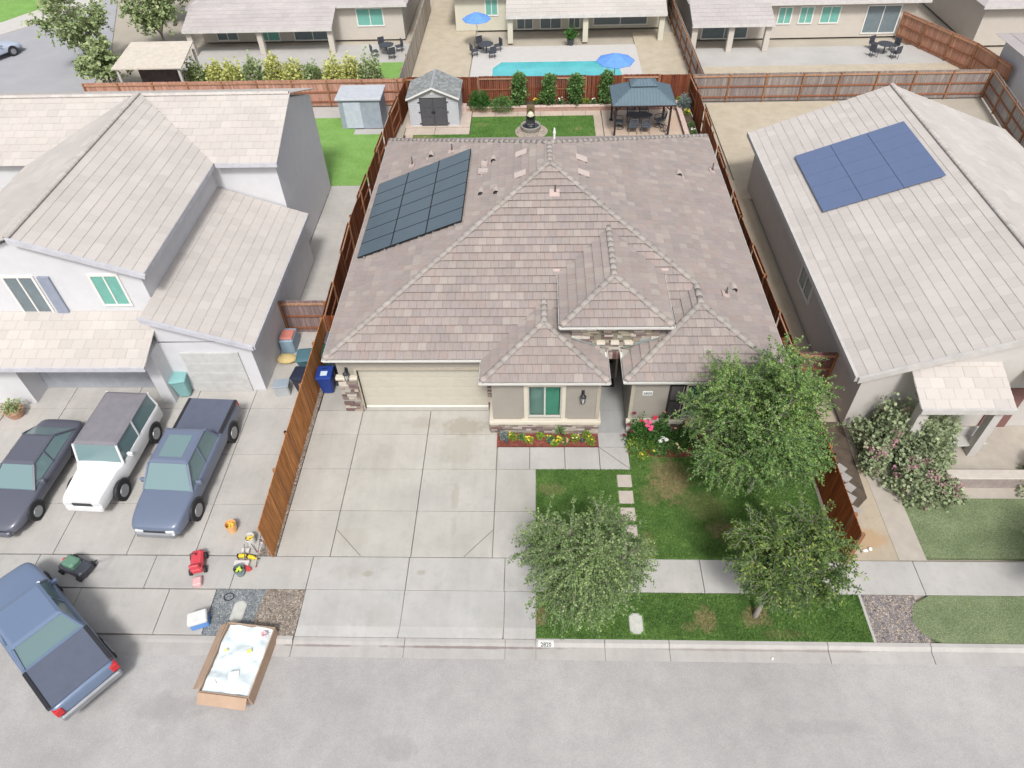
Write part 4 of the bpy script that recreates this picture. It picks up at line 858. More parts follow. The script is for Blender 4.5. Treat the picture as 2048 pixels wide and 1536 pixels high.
def tree(name, label, loc, cen, rad, leafmt, n_limbs, n_twigs, twig_len, droop, leaf, trunk_r=.07, fork=1.3, wild=.25, seed=1, group=None, per=.028, side=2, bark=BARK, lean=(0, 0), jit=.6, upb=.5, clump=None, shell=(.35, 1.0)):
    rnd = random.Random(seed); t = thing(name, label, 'tree', loc, 0, group); tm, lm = MB(), MB(); cen, rad = Vector(cen), Vector(rad)
    f = Vector((lean[0]*.6, lean[1]*.6, fork)); tm.tube([(0, 0, -.1), (.01, 0, .1), (lean[0]*.25, lean[1]*.25, fork*.5), f], [trunk_r*1.5, trunk_r*1.15, trunk_r, trunk_r*.85], 9)
    ends = []
    for i in range(n_limbs):
        a = 2*PI*(i+rnd.uniform(-.3, .3))/n_limbs*1.618*2; el = rnd.uniform(-.25, .95); rr = rnd.uniform(.45, .95)
        d = Vector((math.cos(a)*math.cos(el*1.3), math.sin(a)*math.cos(el*1.3), math.sin(el*1.3))); e = cen+Vector((d.x*rad.x, d.y*rad.y, d.z*rad.z))*rr
        s = f+Vector((0, 0, rnd.uniform(-.25, .35))); mid = (s+e)/2+Vector((rnd.uniform(-.2, .2), rnd.uniform(-.2, .2), rnd.uniform(.05, .35))); pts = [s*(1-q)**2+mid*2*q*(1-q)+e*q*q for q in (0, .2, .4, .6, .8, 1)]
        lm.tube(pts, [trunk_r*.55, trunk_r*.45, trunk_r*.36, trunk_r*.26, trunk_r*.18, trunk_r*.08], 5); ends.append(pts)
    P, D, T = [], [], []
    for i in range(n_twigs):
        pts = rnd.choice(ends); q = rnd.uniform(.25, 1)**.7; j = min(4, int(q*5)); b = pts[j].lerp(pts[j+1], q*5-j)
        o_ = (b-cen); o_ = Vector((o_.x/rad.x, o_.y/rad.y, o_.z/rad.z)); 
        d = Vector((rnd.gauss(0, 1), rnd.gauss(0, 1), rnd.gauss(.15, .7))).normalized()+o_*.9+Vector((0, 0, upb*.5)); d.normalize()
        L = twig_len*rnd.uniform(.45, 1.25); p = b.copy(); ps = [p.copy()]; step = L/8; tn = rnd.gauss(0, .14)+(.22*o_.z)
        for k in range(8):
            d = (d+Vector((rnd.gauss(0, .08), rnd.gauss(0, .08), -droop*(k+1)/8))).normalized(); p = p+d*step; ps.append(p.copy())
            e_ = p-cen; out = (e_.x/rad.x)**2+(e_.y/rad.y)**2+(e_.z/rad.z)**2
            if out > (1+wild*rnd.random())**2: break
        lm.tube(ps[::2] if len(ps) > 3 else ps, [.009, .006, .005, .004, .003][:len(ps[::2] if len(ps) > 3 else ps)], 3) if len(ps) > 1 else None
        s0 = 0
        for k in range(len(ps)-1):
            a_, b_2 = ps[k], ps[k+1]; dd = (b_2-a_); ln_ = dd.length; m2 = int(ln_/per)+1; ax = dd.normalized(); sd = ax.cross(Vector((0, 0, 1))); sd = sd.normalized() if sd.length > .05 else Vector((1, 0, 0))
            if k < 1: continue
            m2 = max(1, int(m2*rnd.uniform(.4, 1.5)))
            for w_ in range(m2):
                for sg in ((-1, 1) if side == 2 else (rnd.choice((-1, 1)),)):
                    P.append(tuple(a_+dd*(w_/m2)+Vector((rnd.gauss(0, .028), rnd.gauss(0, .028), rnd.gauss(0, .028))))); D.append(tuple(ax*.5+sd*sg*.8+Vector((0, 0, -.1)))); T.append(tn)
    tm.build('trunk', bark, t, True); lm.build('branches', bark, t)
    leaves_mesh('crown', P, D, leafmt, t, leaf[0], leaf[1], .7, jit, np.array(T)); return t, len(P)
LF_A = leaf_mat('grey_green_leaf', (.075, .135, .045), (.175, .27, .09), (.33, .42, .165)); LF_B = leaf_mat('fresh_green_leaf', (.055, .12, .035), (.155, .28, .065), (.32, .43, .12)); LF_C = leaf_mat('yellowing_green_leaf', (.045, .09, .028), (.12, .20, .045), (.27, .34, .075))
cnt = []
cnt.append(tree('elm_tree', 'sparse grey-green tree with drooping twigs beside the driveway apron', (1.15, 10.5, 0), (.1, .2, 2.8), (2.0, 1.85, 1.75), LF_A, 18, 950, 1.25, .40, (.062, .026), .06, 1.5, .22, 11, per=.035)[1])
cnt.append(tree('elm_tree', 'large bright green tree in front of the right window and roof corner', (7.6, 15.2, 0), (-.4, .3, 3.5), (2.2, 2.6, 2.7), LF_B, 28, 2300, 1.1, .18, (.062, .03), .09, 1.6, .42, 5, per=.033)[1])
cnt.append(tree('pistache_tree', 'small leaning tree with yellow-green feathery leaves in the parkway grass', (6.83, 10.48, 0), (.45, .45, 3.15), (1.75, 1.6, 1.4), LF_C, 18, 1000, .85, .26, (.115, .023), .075, 1.6, .3, 9, per=.042, lean=(.25, .2), jit=.33)[1])
print('leaves', cnt)
def shrub(name, label, cat, loc, r, h, mt, n, leaf=(.07, .025), group=None, column=False, wob=.25, z0=.05, stem=True):
    t = thing(name, label, cat, loc, 0, group); P = []; D = []; rnd = random; nz = rnd.uniform(0, 50)
    for i in range(n):
        if column: z = z0+(h-z0)*rnd.random()**.9; a = rnd.uniform(0, 2*PI); rr = r*(.55+.45*rnd.random())*(1-.35*(z/h)**3)*(1+wob*mnoise.noise(Vector((math.cos(a)*1.5, math.sin(a)*1.5+nz, z*2.6)))*1.6); p = (rr*math.cos(a), rr*math.sin(a), z)
        else:
            a = rnd.uniform(0, 2*PI); e = math.asin(rnd.uniform(-.1, 1)); q = (.55+.45*rnd.random())*(1+wob*mnoise.noise(Vector((math.cos(a)*1.3+nz, math.sin(a)*1.3, e*1.7)))*1.6); p = (r*q*math.cos(a)*math.cos(e), r*q*math.sin(a)*math.cos(e), max(z0*.5, z0+(h-z0)*q*math.sin(e)))
        P.append(p); D.append((p[0]/r, p[1]/r, .5))
    s = MB()
    for k in range(7): a = rnd.uniform(0, 2*PI); s.tube([(0, 0, -.02), (r*.3*math.cos(a), r*.3*math.sin(a), h*.4), (r*.55*math.cos(a), r*.55*math.sin(a), h*.75)], [.018, .012, .005], 4)
    s.build('stems', mat('brown_twig', tri(.12, .085, .06)), t); leaves_mesh('foliage', P, D, mt, t, leaf[0], leaf[1], .6, .6); return t
def blooms(t, pts, r, mt, name='flower'):
    for p in pts:
        b = MB()
        for k in range(6): a = k*PI/3; b.add([(p[0], p[1], p[2]), (p[0]+r*math.cos(a-.5), p[1]+r*math.sin(a-.5), p[2]+r*.5), (p[0]+r*1.15*math.cos(a), p[1]+r*1.15*math.sin(a), p[2]+r*.35), (p[0]+r*math.cos(a+.5), p[1]+r*math.sin(a+.5), p[2]+r*.5)], [(0, 1, 2, 3)])
        b.ball((p[0], p[1], p[2]+r*.25), r*.5, r*.5, r*.35, 5); b.build(name, mt, t)
LV_G = leaf_mat('deep_green_leaf', (.03, .09, .02), (.06, .17, .03), (.13, .28, .06)); LV_Y = leaf_mat('lime_leaf', (.12, .2, .03), (.25, .36, .05), (.42, .48, .08)); LV_S = leaf_mat('silver_leaf', (.13, .18, .17), (.24, .31, .29), (.38, .44, .42)); LV_M = leaf_mat('mid_green_leaf', (.055, .12, .035), (.14, .27, .075), (.30, .44, .16))
FY = mat('yellow_petal', tri(.85, .62, .05), .6); FR = mat('red_petal', tri(.62, .03, .07), .6); FP = mat('pink_petal', tri(.72, .12, .25), .6); FWH = mat('white_petal', tri(.85, .85, .80), .6); FC = mat('cream_petal', tri(.80, .68, .38), .6); FO = mat('coral_petal', tri(.75, .30, .22), .6); FD = mat('dark_crimson_petal', tri(.16, .01, .03), .6)
cs = [(-1.22, 'leftmost of four, by the lumpy bush', LV_M), (.78, 'second from left, behind the fountain', LV_M), (2.56, 'third from the left, with pale glossy leaves', LV_M), (4.6, 'rightmost of the four, beside the gazebo roof', LV_Y if False else LV_M)]
for x, w_, m_ in cs: shrub('column_shrub', f'tall narrow green shrub against the back fence, {w_}', 'shrub', (x, 46.7, .18), .44, random.uniform(1.85, 2.1), m_, 1500, (.16, .055), 'column shrubs along the back fence', True, wob=.55)
shrub('round_shrub', 'dense deep green round bush right of the shed', 'shrub', (-3.85, 46.55, .18), .72, 1.05, LV_G, 3500, (.09, .03)); shrub('shrub', 'loose green shrub with pale tips spilling over the planter wall', 'shrub', (-2.35, 46.35, .15), .78, .8, LV_M, 2600, (.1, .03))
shrub('silver_shrub', 'silvery blue-green bush in the back right corner behind the gazebo', 'shrub', (9.65, 45.9, .18), .55, .95, LV_S, 2200, (.08, .02))
for x, y, m_, f, l in ((9.7, 44.9, LV_Y, FY, 'lime plant with yellow flowers in the right planter'), (9.72, 43.2, LV_M, None, 'small green plant in the right planter near the roof corner'), (9.7, 42.2, LV_M, FWH, 'low plant with white flowers in the right planter'), (-.1, 46.8, LV_M, FY, 'small yellow-flowered plant in the planter behind the fountain'), (.15, 46.9, LV_Y, None, 'small lime plant in the planter right of the yellow flowers'), (1.55, 46.8, LV_M, FWH, 'tiny white-flowered plant between the second and third column shrubs'), (3.3, 46.8, LV_Y, None, 'small lime plant between the third and fourth column shrubs'), (3.75, 46.75, LV_M, FWH, 'white-flowered plant left of the gazebo shrub'), (9.5, 46.95, LV_Y, None, 'yellow-green plant in the far right corner of the yard')):
    t = shrub('flowering_plant', l, 'plant', (x, y, .2), .2, .32, m_, 220, (.09, .025))
    if f: blooms(t, [(random.uniform(-.15, .15), random.uniform(-.15, .15), random.uniform(.25, .36)) for _ in range(5)], .05, f)
# front beds
for x, y, r, h, m_, f, nf, l in (
 (-1.33, 17.72, .16, .3, LV_S, None, 0, 'silvery lavender plant at the left end of the red mulch bed'), (-.98, 17.68, .17, .28, LV_Y, FY, 3, 'yellow-green plant with pale leaves second from the left in the mulch bed'),
 (-.6, 17.68, .14, .2, LV_M, None, 0, 'low green plant left of the round yellow flowers in the mulch bed'), (-.34, 17.55, .15, .16, LV_Y, FY, 12, 'clump of bright yellow flowers in the mulch bed'),
 (.1, 17.76, .14, .2, LV_Y, None, 0, 'small lime grass tuft in the middle of the mulch bed'), (.5, 17.6, .15, .22, LV_M, FY, 2, 'green plant in the mulch bed behind a spotlight'),
 (.9, 17.9, .2, .62, LV_M, None, 0, 'tall leafy green plant against the stone base under the window'), (.64, 17.38, .13, .16, LV_Y, FY, 4, 'yellow and rust plant at the front edge of the mulch bed'),
 (.83, 17.55, .12, .18, LV_Y, FY, 8, 'second yellow flower clump in the mulch bed, right of the tall plant'), (1.08, 17.5, .14, .15, LV_M, FO, 9, 'coral-pink flower clump in the mulch bed'),
 (1.45, 17.62, .17, .25, LV_Y, FC, 3, 'yellow-green variegated plant right of the coral flowers'), (1.9, 17.75, .2, .3, LV_Y, None, 0, 'lime leafy plant at the right back of the mulch bed'), (2.05, 17.48, .18, .26, LV_Y, FY, 2, 'lime plant at the right front end of the mulch bed')):
    t = shrub('flowering_plant', l, 'plant', (x, y, .02), r*.85, h, m_, 200, (.10, .022), 'plants in the small mulch bed')
    if f: blooms(t, [(random.uniform(-r, r)*.8, random.uniform(-r, r)*.8, h*random.uniform(.8, 1.1)) for _ in range(nf)], .032, f)
def spotlight(x, y, l):
    t = thing('garden_spotlight', l, 'spotlight', (x, y, .02), 0, 'spotlights in the mulch bed'); MB().cyl((0, 0, 0), (0, 0, .1), .015).build('stake', BLACK, t); MB().cyl((0, -.08, .12), (0, .08, .17), .06, .045, 10).build('lamp_head', mat('bluish_dark_metal', tri(.06, .09, .11), .4), t)
spotlight(-1.2, 17.5, 'dark spotlight at the left end of the mulch bed'); spotlight(.47, 17.45, 'dark spotlight in the middle of the mulch bed'); spotlight(1.72, 17.5, 'dark spotlight near the right end of the mulch bed')
t = shrub('rose_bush', 'big rose bush with red and pink blooms at the corner of the entry path', 'rose bush', (3.95, 17.55, 0), .6, 1.15, LV_G, 2600, (.07, .03), wob=.4)
blooms(t, [(.15, -.1, 1.05), (.24, -.02, 1.12), (.3, -.12, 1.0), (.2, .08, 1.1), (.12, .02, 1.12), (.27, -.2, .95)], .085, FP); blooms(t, [(-.05, .15, 1.05), (.45, .2, 1.1), (.5, .28, 1.12)], .07, FR); blooms(t, [(-.3, .35, 1.25), (-.52, .05, .95), (-.4, -.1, .7), (-.66, -.05, .45)], .07, FD)
shrub('lime_shrub', 'yellow-green shrub in front of the rose bush beside the path', 'shrub', (3.68, 17.2, 0), .3, .6, LV_Y, 700, (.06, .025)); shrub('shrub', 'blue-green shrub low at the corner of the mulch bed and the path', 'shrub', (3.8, 17.0, 0), .3, .5, LV_M, 700, (.07, .03))
t = shrub('rose_bush', 'tall dark green rose bush beside the black shutter', 'rose bush', (4.68, 17.75, 0), .5, 1.2, LV_G, 1900, (.07, .03), wob=.4); blooms(t, [(.1, .2, 1.25), (.5, -.25, .85)], .05, FO)
t = shrub('rose_bush', 'rose bush with cream-yellow blooms in front of the right window', 'rose bush', (5.6, 17.5, 0), .42, 1.0, LV_G, 1500, (.07, .03), wob=.4); blooms(t, [(random.uniform(-.12, .22), random.uniform(-.1, .25), random.uniform(.9, 1.2)) for _ in range(15)], .06, FC)
t = shrub('rose_bush', 'low bush with three white blooms in the middle of the right bed', 'rose bush', (4.72, 17.25, 0), .22, .4, LV_M, 500, (.06, .025)); blooms(t, [(-.1, -.05, .45), (.13, .0, .46), (.02, .12, .43)], .085, FWH)
for x, y, r, h, m_, f, l in ((4.3, 17.3, .17, .35, LV_Y, None, 'lime leafy plant between the rose bush and the white roses'), (3.9, 16.88, .22, .3, LV_Y, FY, 'yellow-green plant at the front corner of the right bed'), (4.42, 16.98, .12, .2, LV_M, FY, 'small plant with yellow and cream flowers at the edge of the lawn'), (4.75, 16.95, .12, .15, LV_M, None, 'tiny green plant at the front edge of the right bed'), (5.15, 17.1, .28, .5, LV_M, FC, 'green bush in the right bed before the cream roses'), (6.1, 17.1, .28, .4, LV_G, FWH, 'low dark plant in the right bed under the big tree')):
    t = shrub('flowering_plant', l, 'plant', (x, y, 0), r, h, m_, 420, (.08, .025), 'plants in the right bed')
    if f: blooms(t, [(random.uniform(-r, r)*.8, random.uniform(-r, r)*.8, h*random.uniform(.8, 1.1)) for _ in range(4)], .04, f)

# ------------------------------------------------------------------ things by the fences
def bin_(label, loc, rz, c, c2, name='wheelie_bin', sticker=False, group='wheeled bins'):
    t = thing(name, label, 'bin', loc, rz, group); PL = mat('bin_plastic_'+name+str(c), c, .45, .06, 5, bmp=0)
    ring = lambda hx, hy, z, yo=0: [(sx*(hx-q1), yo+sy*(hy-q2), z) for sx, sy, q1, q2 in ((-1,-1,.05,0), (1,-1,.05,0), (1,-1,0,.05), (1,1,0,.05), (1,1,.05,0), (-1,1,.05,0), (-1,1,0,.05), (-1,-1,0,.05))]
    MB().loft([ring(.22, .24, .06), ring(.23, .26, .1), ring(.30, .35, .92), ring(.32, .37, .93), ring(.32, .37, .99)]).build('body', PL, t)
    l = MB(); l.loft([ring(.33, .39, .995), ring(.335, .395, 1.02), ring(.32, .37, 1.06), ring(.2, .25, 1.09)]); l.box(-.2, .2, -.42, -.38, 1.0, 1.03); lid = l.build('lid', PL, t)
    l = MB(); l.cyl((-.25, .40, .97), (.25, .40, .97), .018); l.build('handle', BLACK, t)
    for s in (-1, 1): w = MB().cyl((s*.27, .27, .11), (s*.33, .27, .11), .11, n=16).build('wheel', BLACK, t)
    if sticker: s = MB(); s.box(-.13, .14, -.24, .02, 1.09, 1.093); s.box(-.12, .1, .17, .2, 1.085, 1.09); s.build('sticker', mat('sticker_white', tri(.55, .65, .72), .6), lid)
    return t
bin_('blue wheeled bin with a pale sticker on its lid, beside the garage pillar', (-8.72, 20.35, -.01), R(2), (.015, .045, .24), None, sticker=True)
bin_('black wheeled bin behind the blue bin in the side passage', (-8.25, 21.15, -.01), R(0), (.02, .02, .025), None); bin_('dark green wheeled bin half under the eave, by the left fence', (-8.78, 21.7, -.01), R(5), (.03, .09, .075), None); bin_('grey wheeled bin farthest back in the side passage', (-8.8, 22.5, -.01), R(0), (.12, .13, .16), None)
bin_('dark navy bin on the neighbour side of the left fence', (-9.72, 20.3, -.01), R(-8), (.02, .025, .045), None); bin_('teal-grey bin behind the navy bin outside the left fence', (-9.8, 21.4, -.01), R(6), (.07, .15, .18), None)
def bucket(label, x, y, c, fillc, r=.17, h=.36):
    t = thing('bucket', label, 'bucket', (x, y, 0), 0, 'buckets by the fence end'); b = MB(); b.lathe([(r*.82, 0), (r*.97, h*.8), (r, h*.82), (r, h*.86), (r*.98, h*.87), (r, h), (r*.95, h), (r*.9, h*.8), (r*.78, .02)], n=24); b.build('pail', c, t, False)
    b = MB()
    for k in range(9): b.obox((random.uniform(-.5, .5)*r, random.uniform(-.5, .5)*r, h*.72+random.uniform(0, .03)), .09, .05, .03, random.uniform(0, 3))
    b.build('contents', fillc, t); b = MB(); b.tube([(-r, 0, h*.9), (-r*1.05, .0, h*.6), (-r*.6, -r*.9, h*.45), (r*.6, -r*.9, h*.45), (r*1.05, 0, h*.6), (r, 0, h*.9)], .006, 5); b.build('handle', mat('wire', tri(.4, .4, .4)), t)
bucket('white plastic bucket with yellow tools in it, near the end of the left fence', -9.93, 13.0, mat('white_plastic', tri(.66, .66, .64), .45), mat('yellow_plastic', tri(.75, .55, .08), .5))
bucket('grey-green bucket with lime gloves in it, on the sidewalk', -9.96, 11.8, mat('grey_green_plastic', tri(.16, .22, .22), .45), mat('lime_glove', tri(.6, .75, .08), .7))
YEL = mat('tool_yellow', tri(.78, .55, .03), .5)
def tool(label, x, y, rz):
    t = thing('power_tool', label, 'power tool', (x, y, 0), rz); b = MB(); b.rbox(-.16, .1, -.06, .06, .05, .16, .03); b.cyl((.1, 0, .1), (.2, 0, .1), .035, .025); b.build('body', YEL, t); b = MB(); b.rbox(-.13, -.02, -.05, .05, .0, .07, .015); b.rbox(-.2, -.15, -.07, .07, .03, .17, .02); b.cyl((.2, 0, .1), (.28, 0, .1), .02); b.rbox(-.08, .03, .03, .1, .02, .1, .01); b.build('grip', BLACK, t)
tool('yellow and black power tool lying beside the long pole', -9.72, 12.36, R(-15)); tool('yellow power tool at the far left of the tool pile', -10.05, 12.42, R(5))
b = MB(); b.obox((-9.82, 12.03, .1), .1, .42, .07, R(35)); b.obox((-9.7, 11.9, .1), .12, .1, .08, R(35)); b.obox((-9.93, 12.2, .08), .05, .18, .05, R(35)); tag(b.build('hand_saw', mat('red_plastic', tri(.62, .05, .06), .5)), 'red handled tool lying next to the grey-green bucket', 'tool')
CT = mat('carton_white', tri(.60, .56, .55), .8); tag(MB().obox((-10.0, 12.12, .1), .5, .17, .12, R(0)).build('white_carton', CT), 'small white carton behind the grey-green bucket', 'carton'); tag(MB().obox((-10.02, 12.62, .08), .26, .14, .1).build('white_carton', CT), 'small white carton behind the yellow tool at the left', 'carton')
GREY = mat('brushed_grey', tri(.13, .13, .14), .4, metal=.4)
for l, p, q in (('long thin grey pole leaning by the fence end over the sidewalk', (-9.52, 12.05, .02), (-9.33, 12.95, .9)), ('grey pole with red tip between the buckets', (-9.66, 12.62, .02), (-10.12, 13.1, .28)), ('dark pole crossing the yellow tools', (-9.92, 12.1, .03), (-10.05, 12.75, .3))):
    o = thing('pole', l, 'pole', p); MB().tube([(0, 0, 0), Vector(q)-Vector(p)], .013, 6).build('shaft', GREY, o); MB().ball((0, 0, 0), .03, n=6).build('tip', mat('dull_red', tri(.4, .07, .06)), o)
t = thing('pump_sprayer', 'small silver pump sprayer by the end of the left fence', 'sprayer', (-9.48, 12.86, 0)); MB().lathe([(.07, 0), (.08, .03), (.08, .2), (.05, .26), (.02, .28)], n=14).build('tank', mat('silver_plastic', tri(.5, .5, .52), .3, metal=.3), t, True); b = MB(); b.cyl((0, 0, .28), (0, 0, .4), .015); b.cyl((-.05, 0, .4), (.05, 0, .4), .014); b.build('handle', BLACK, t)
t = MB(); t.obox((-9.42, 13.6, .05), .12, .2, .08, R(10)); t.obox((-9.42, 13.62, .1), .08, .1, .04, R(30)); tag(t.build('garden_glove', mat('green_cloth', tri(.15, .5, .18), .8)), 'small green cloth outside the left fence', 'glove')
# cardboard box full of white plastic at the kerb
bx = thing('cardboard_box', 'big open cardboard box stuffed with white plastic sheets at the left kerb', 'cardboard box', (-9.05, 8.75, -.12), R(-6)); CB = mat('cardboard', tri(.40, .28, .20), .85, .12, 2, 40); hx, hy, hh = .78, 1.08, .52
b = MB()
for a in ((-hx, hx, -hy, -hy+.03), (-hx, hx, hy-.03, hy), (-hx, -hx+.03, -hy+.03, hy-.03), (hx-.03, hx, -hy+.03, hy-.03)): b.box(a[0], a[1], a[2], a[3], 0, hh)
b.box(-hx+.03, hx-.03, -hy+.03, hy-.03, 0, .02); b.obox((0, -hy-.16, hh-.08), 1.5, .34, .012, 0, rx=R(38)); b.obox((-hx-.12, 0, hh-.05), .27, 2.0, .012, 0, ry=R(-35)); b.build('box_walls', CB, bx)
b = MB(); nxx, nyy = 26, 34; vs = []
for j in range(nyy):
    for i in range(nxx):
        x = -hx+.05+(2*hx-.1)*i/(nxx-1); y = -hy+.05+(2*hy-.1)*j/(nyy-1); z = hh-.07+.16*mnoise.noise(Vector((x*2.2, y*2.2, 3)))+.07*abs(mnoise.noise(Vector((x*7, y*7, 1))))-.25*max(0, abs(x)/hx-.88)*4; vs.append((x, y, z))
b.add(vs, [(j*nxx+i, j*nxx+i+1, (j+1)*nxx+i+1, (j+1)*nxx+i) for j in range(nyy-1) for i in range(nxx-1)]); b.build('plastic_sheet', mat('white_plastic_sheet', tri(.66, .73, .75), .3, .08, 5), bx, True)
b = MB()
for k in range(7): a = k*.9; b.tube([(.55, .8, .55), (.55+.08*math.cos(a), .8+.08*math.sin(a), .62), (.55+.14*math.cos(a+.3), .8+.14*math.sin(a+.3), .56)], [.02, .03, .008], 5)
b.build('red_white_ties', mat('pale_red_tie', tri(.62, .42, .45), .6), bx)
b = MB(); b.obox((.1, -.5, hh+.02), .3, .2, .06, .3); b.obox((-.45, -.8, hh-.02), .2, .16, .1, .8); b.build('foam_block', mat('foam', tri(.75, .72, .66), .9), bx)
b = MB(); b.obox((.28, .25, hh+.03), .14, .1, .03, .5); b.obox((-.45, .2, hh+.02), .1, .07, .03, .5); b.build('yellow_label', mat('faded_yellow', tri(.7, .66, .2), .8), bx)
# pavers outside the right fence
for (x, y), l in zip(((11.19, 16.3), (11.24, 15.88), (11.25, 15.45), (11.13, 14.98), (11.14, 14.43), (10.95, 13.95)), ('farthest one, in dark soil', 'second from the far end', 'third from the far end', 'fourth from the far end', 'second nearest, on tan dirt', 'nearest one, against the fence')):
    tag(MB().obox((x, y, -.005), .35, .35, .05, R(45+random.uniform(-6, 6))).build('paver', mat('grey_paver', tri(.33, .315, .30), .85, .12, 8)), f'grey square paver set diagonally outside the right fence, {l}', 'paver', 'diagonal pavers outside the right fence')
b = MB(); b.ball((11.0, 12.85, .0), .09, .06, .035, 6, .1); b.ball((11.17, 12.9, .02), .06, .07, .04, 6, .1); tag(b.build('paper_scrap', FWH), 'crumpled white paper on the dirt near the end of the right fence', 'litter')
b = MB(); b.box(7.06, 7.12, 9.13, 9.19, -.118, -.07); tag(b.build('paper_scrap', FWH), 'tiny white scrap in the gutter in front of the parkway grass', 'litter')
# ------------------------------------------------------------------ neighbours' ground
VEILED_TILES = [(.47,.435,.405), (.49,.45,.42), (.455,.42,.395), (.475,.44,.41), (.50,.465,.435)]  # roof tones whitened; the milky veil over the surroundings is in the colour
PT_Y = mat('veiled_tile_streaked_y', tri(1, 1, 1), .9, .04, .5, 20, col=True); NW = mat('veiled_grey_stucco', tri(.58, .58, .60), .95, .04, 2, 100); NW2 = mat('veiled_warm_stucco', tri(.50, .475, .45), .95, .04, 2, 100)  # wall tones raised too: a whitish veil lifting the shade is painted in
TEAL = mat('teal_window_shade', tri(.16, .40, .34), .4, .1, 3); SLATEG = mat('slate_glass', tri(.16, .20, .22), .2, .1, 3)
q = slabs([-22.0, -19.6, -16.8, -14.2, -11.8, -9.55], [12.5, 14.6, 16.9, 19.3, 21.0], z=-.006, gap=.02, var=.02); q2 = slabs([-21.4, -18.3, -15.2, -12.2, -10.62], [9.68, 11.23], z=-.02, gap=.02, var=.02); q.add(q2.v, q2.f); q.c[-len(q2.f):] = q2.c
q2 = slabs([-12.0, -9.5], [21.0, 23.5, 26, 29, 33, 36.5], z=-.03, gap=.02); q.add(q2.v, q2.f); q.c[-len(q2.f):] = q2.c
struct('neighbour_driveway', q, concrete_stained('pale_stained_concrete', (.45, .43, .405), [(-12.2, 15.5, 1.4, 1.5, .25), (-9.9, 17.5, .35, 2, .5), (-9.95, 14.2, .3, .8, .5), (-14.5, 10.7, 1.5, .4, .15)], (.36, .35, .33)))
g = MB(); g.poly([(-12.0, 36.9), (-9.9, 36.9), (-9.9, 43.2), (-11.9, 43.2), (-11.9, 45.6), (-15.0, 45.6), (-15.0, 36.9)], -.1, -.01); struct('neighbour_back_lawn', g, LAWN_N)
g = MB(); g.box(-24, -9.5, 36.0, 47.3, -.15, -.05); struct('neighbour_patio', g, CONC_PALE)
g = MB(); g.box(-32, -22.05, 9.67, 20, -.13, -.03); struct('neighbour_front_bed', g, mat('pale_gravelly_soil', tri(.42, .36, .30), .9, .2, 2))
# right neighbour's ground
g = MB(); g.box(12.9, 26, 12.6, 15.0, -.14, -.02); struct('neighbour_lawn', g, LAWN_R)
g = MB(); g.poly([(11.65, 10.4), (11.8, 9.95), (12.3, 9.68), (26, 9.68), (26, 11.24), (12.5, 11.24), (11.9, 10.95)], -.14, -.011); struct('neighbour_parkway_lawn', g, LAWN_R)
g = MB(); g.box(12.0, 12.9, 12.5, 16.5, -.14, -.015); g.box(12.9, 26, 15.0, 20, -.14, -.016); struct('neighbour_path', g, mat('tan_path', tri(.40, .36, .31), .9, .1, 2)); g = MB(); g.box(11.3, 26, 35, 47, -.14, -.02); struct('sandy_yard', g, mat('sandy_soil', tri(.45, .39, .30), .95, .12, 1.2))
# far yards
g = MB(); g.box(-4.9, 7.6, 51.5, 57.5, -.14, 0); struct('pool_deck', g, mat('pale_pool_deck', tri(.50, .48, .46), .85, .05, 2))
g = MB(); g.poly([(-3.2, 50.3), (6.2, 50.3), (6.0, 53.6), (4.9, 54.3), (-2.7, 54.35), (-3.3, 53.2)], .005, .03); struct('pool_water', g, mat('turquoise_water', tri(.10, .46, .50), .12, .12, .8, 4))
g = MB(); g.poly([(-3.45, 50.1), (6.4, 50.1), (6.2, 53.8), (5.0, 54.55), (-2.8, 54.6), (-3.55, 53.3)], -.1, .02); struct('pool_coping', g, mat('white_coping', tri(.53, .51, .49), .8))
g = MB(); g.box(7.6, 11, 50, 60, -.15, -.03); g.box(-9.2, -5.0, 50, 75, -.15, -.032); g.box(11.05, 30, 47.6, 53, -.15, -.034); struct('sandy_yard', g, mat('sandy_soil', (.5, .4, .3)))
g = MB(); g.box(12, 30, 53.0, 56.4, -.15, -.01); g.box(-27.5, -9.4, 53.9, 58.5, -.15, -.012); struct('far_patio', g, CONC_PALE)
g = MB(); g.box(-12.2, -9.6, 50.5, 54.8, -.15, -.002); struct('far_lawn', g, LAWN_N)
# side street top left
g = MB(); g.poly([(-75, 20), (-31.5, 40), (-33.5, 56), (-38.8, 70), (-48, 90), (-62, 90), (-50, 68), (-46.5, 60), (-55, 40), (-75, 35)], -.3, -.10); struct('side_street', g, mat('blue_grey_asphalt', tri(.34, .34, .36), .9, .06, .6))
g = MB(); g.poly([(-47.5, 60), (-42.5, 66.5), (-39.6, 72), (-48, 90), (-55, 90), (-62, 66), (-60, 50), (-54, 50)], -.2, -.04); struct('side_sidewalk', g, mat('pale_sidewalk', tri(.50, .48, .45), .85, .05, 2))
g = MB(); g.poly([(-60, 63), (-47.3, 65.2), (-44.6, 70), (-44, 80), (-60, 90)], -.1, -.01); struct('corner_lawn', g, LAWN_N)

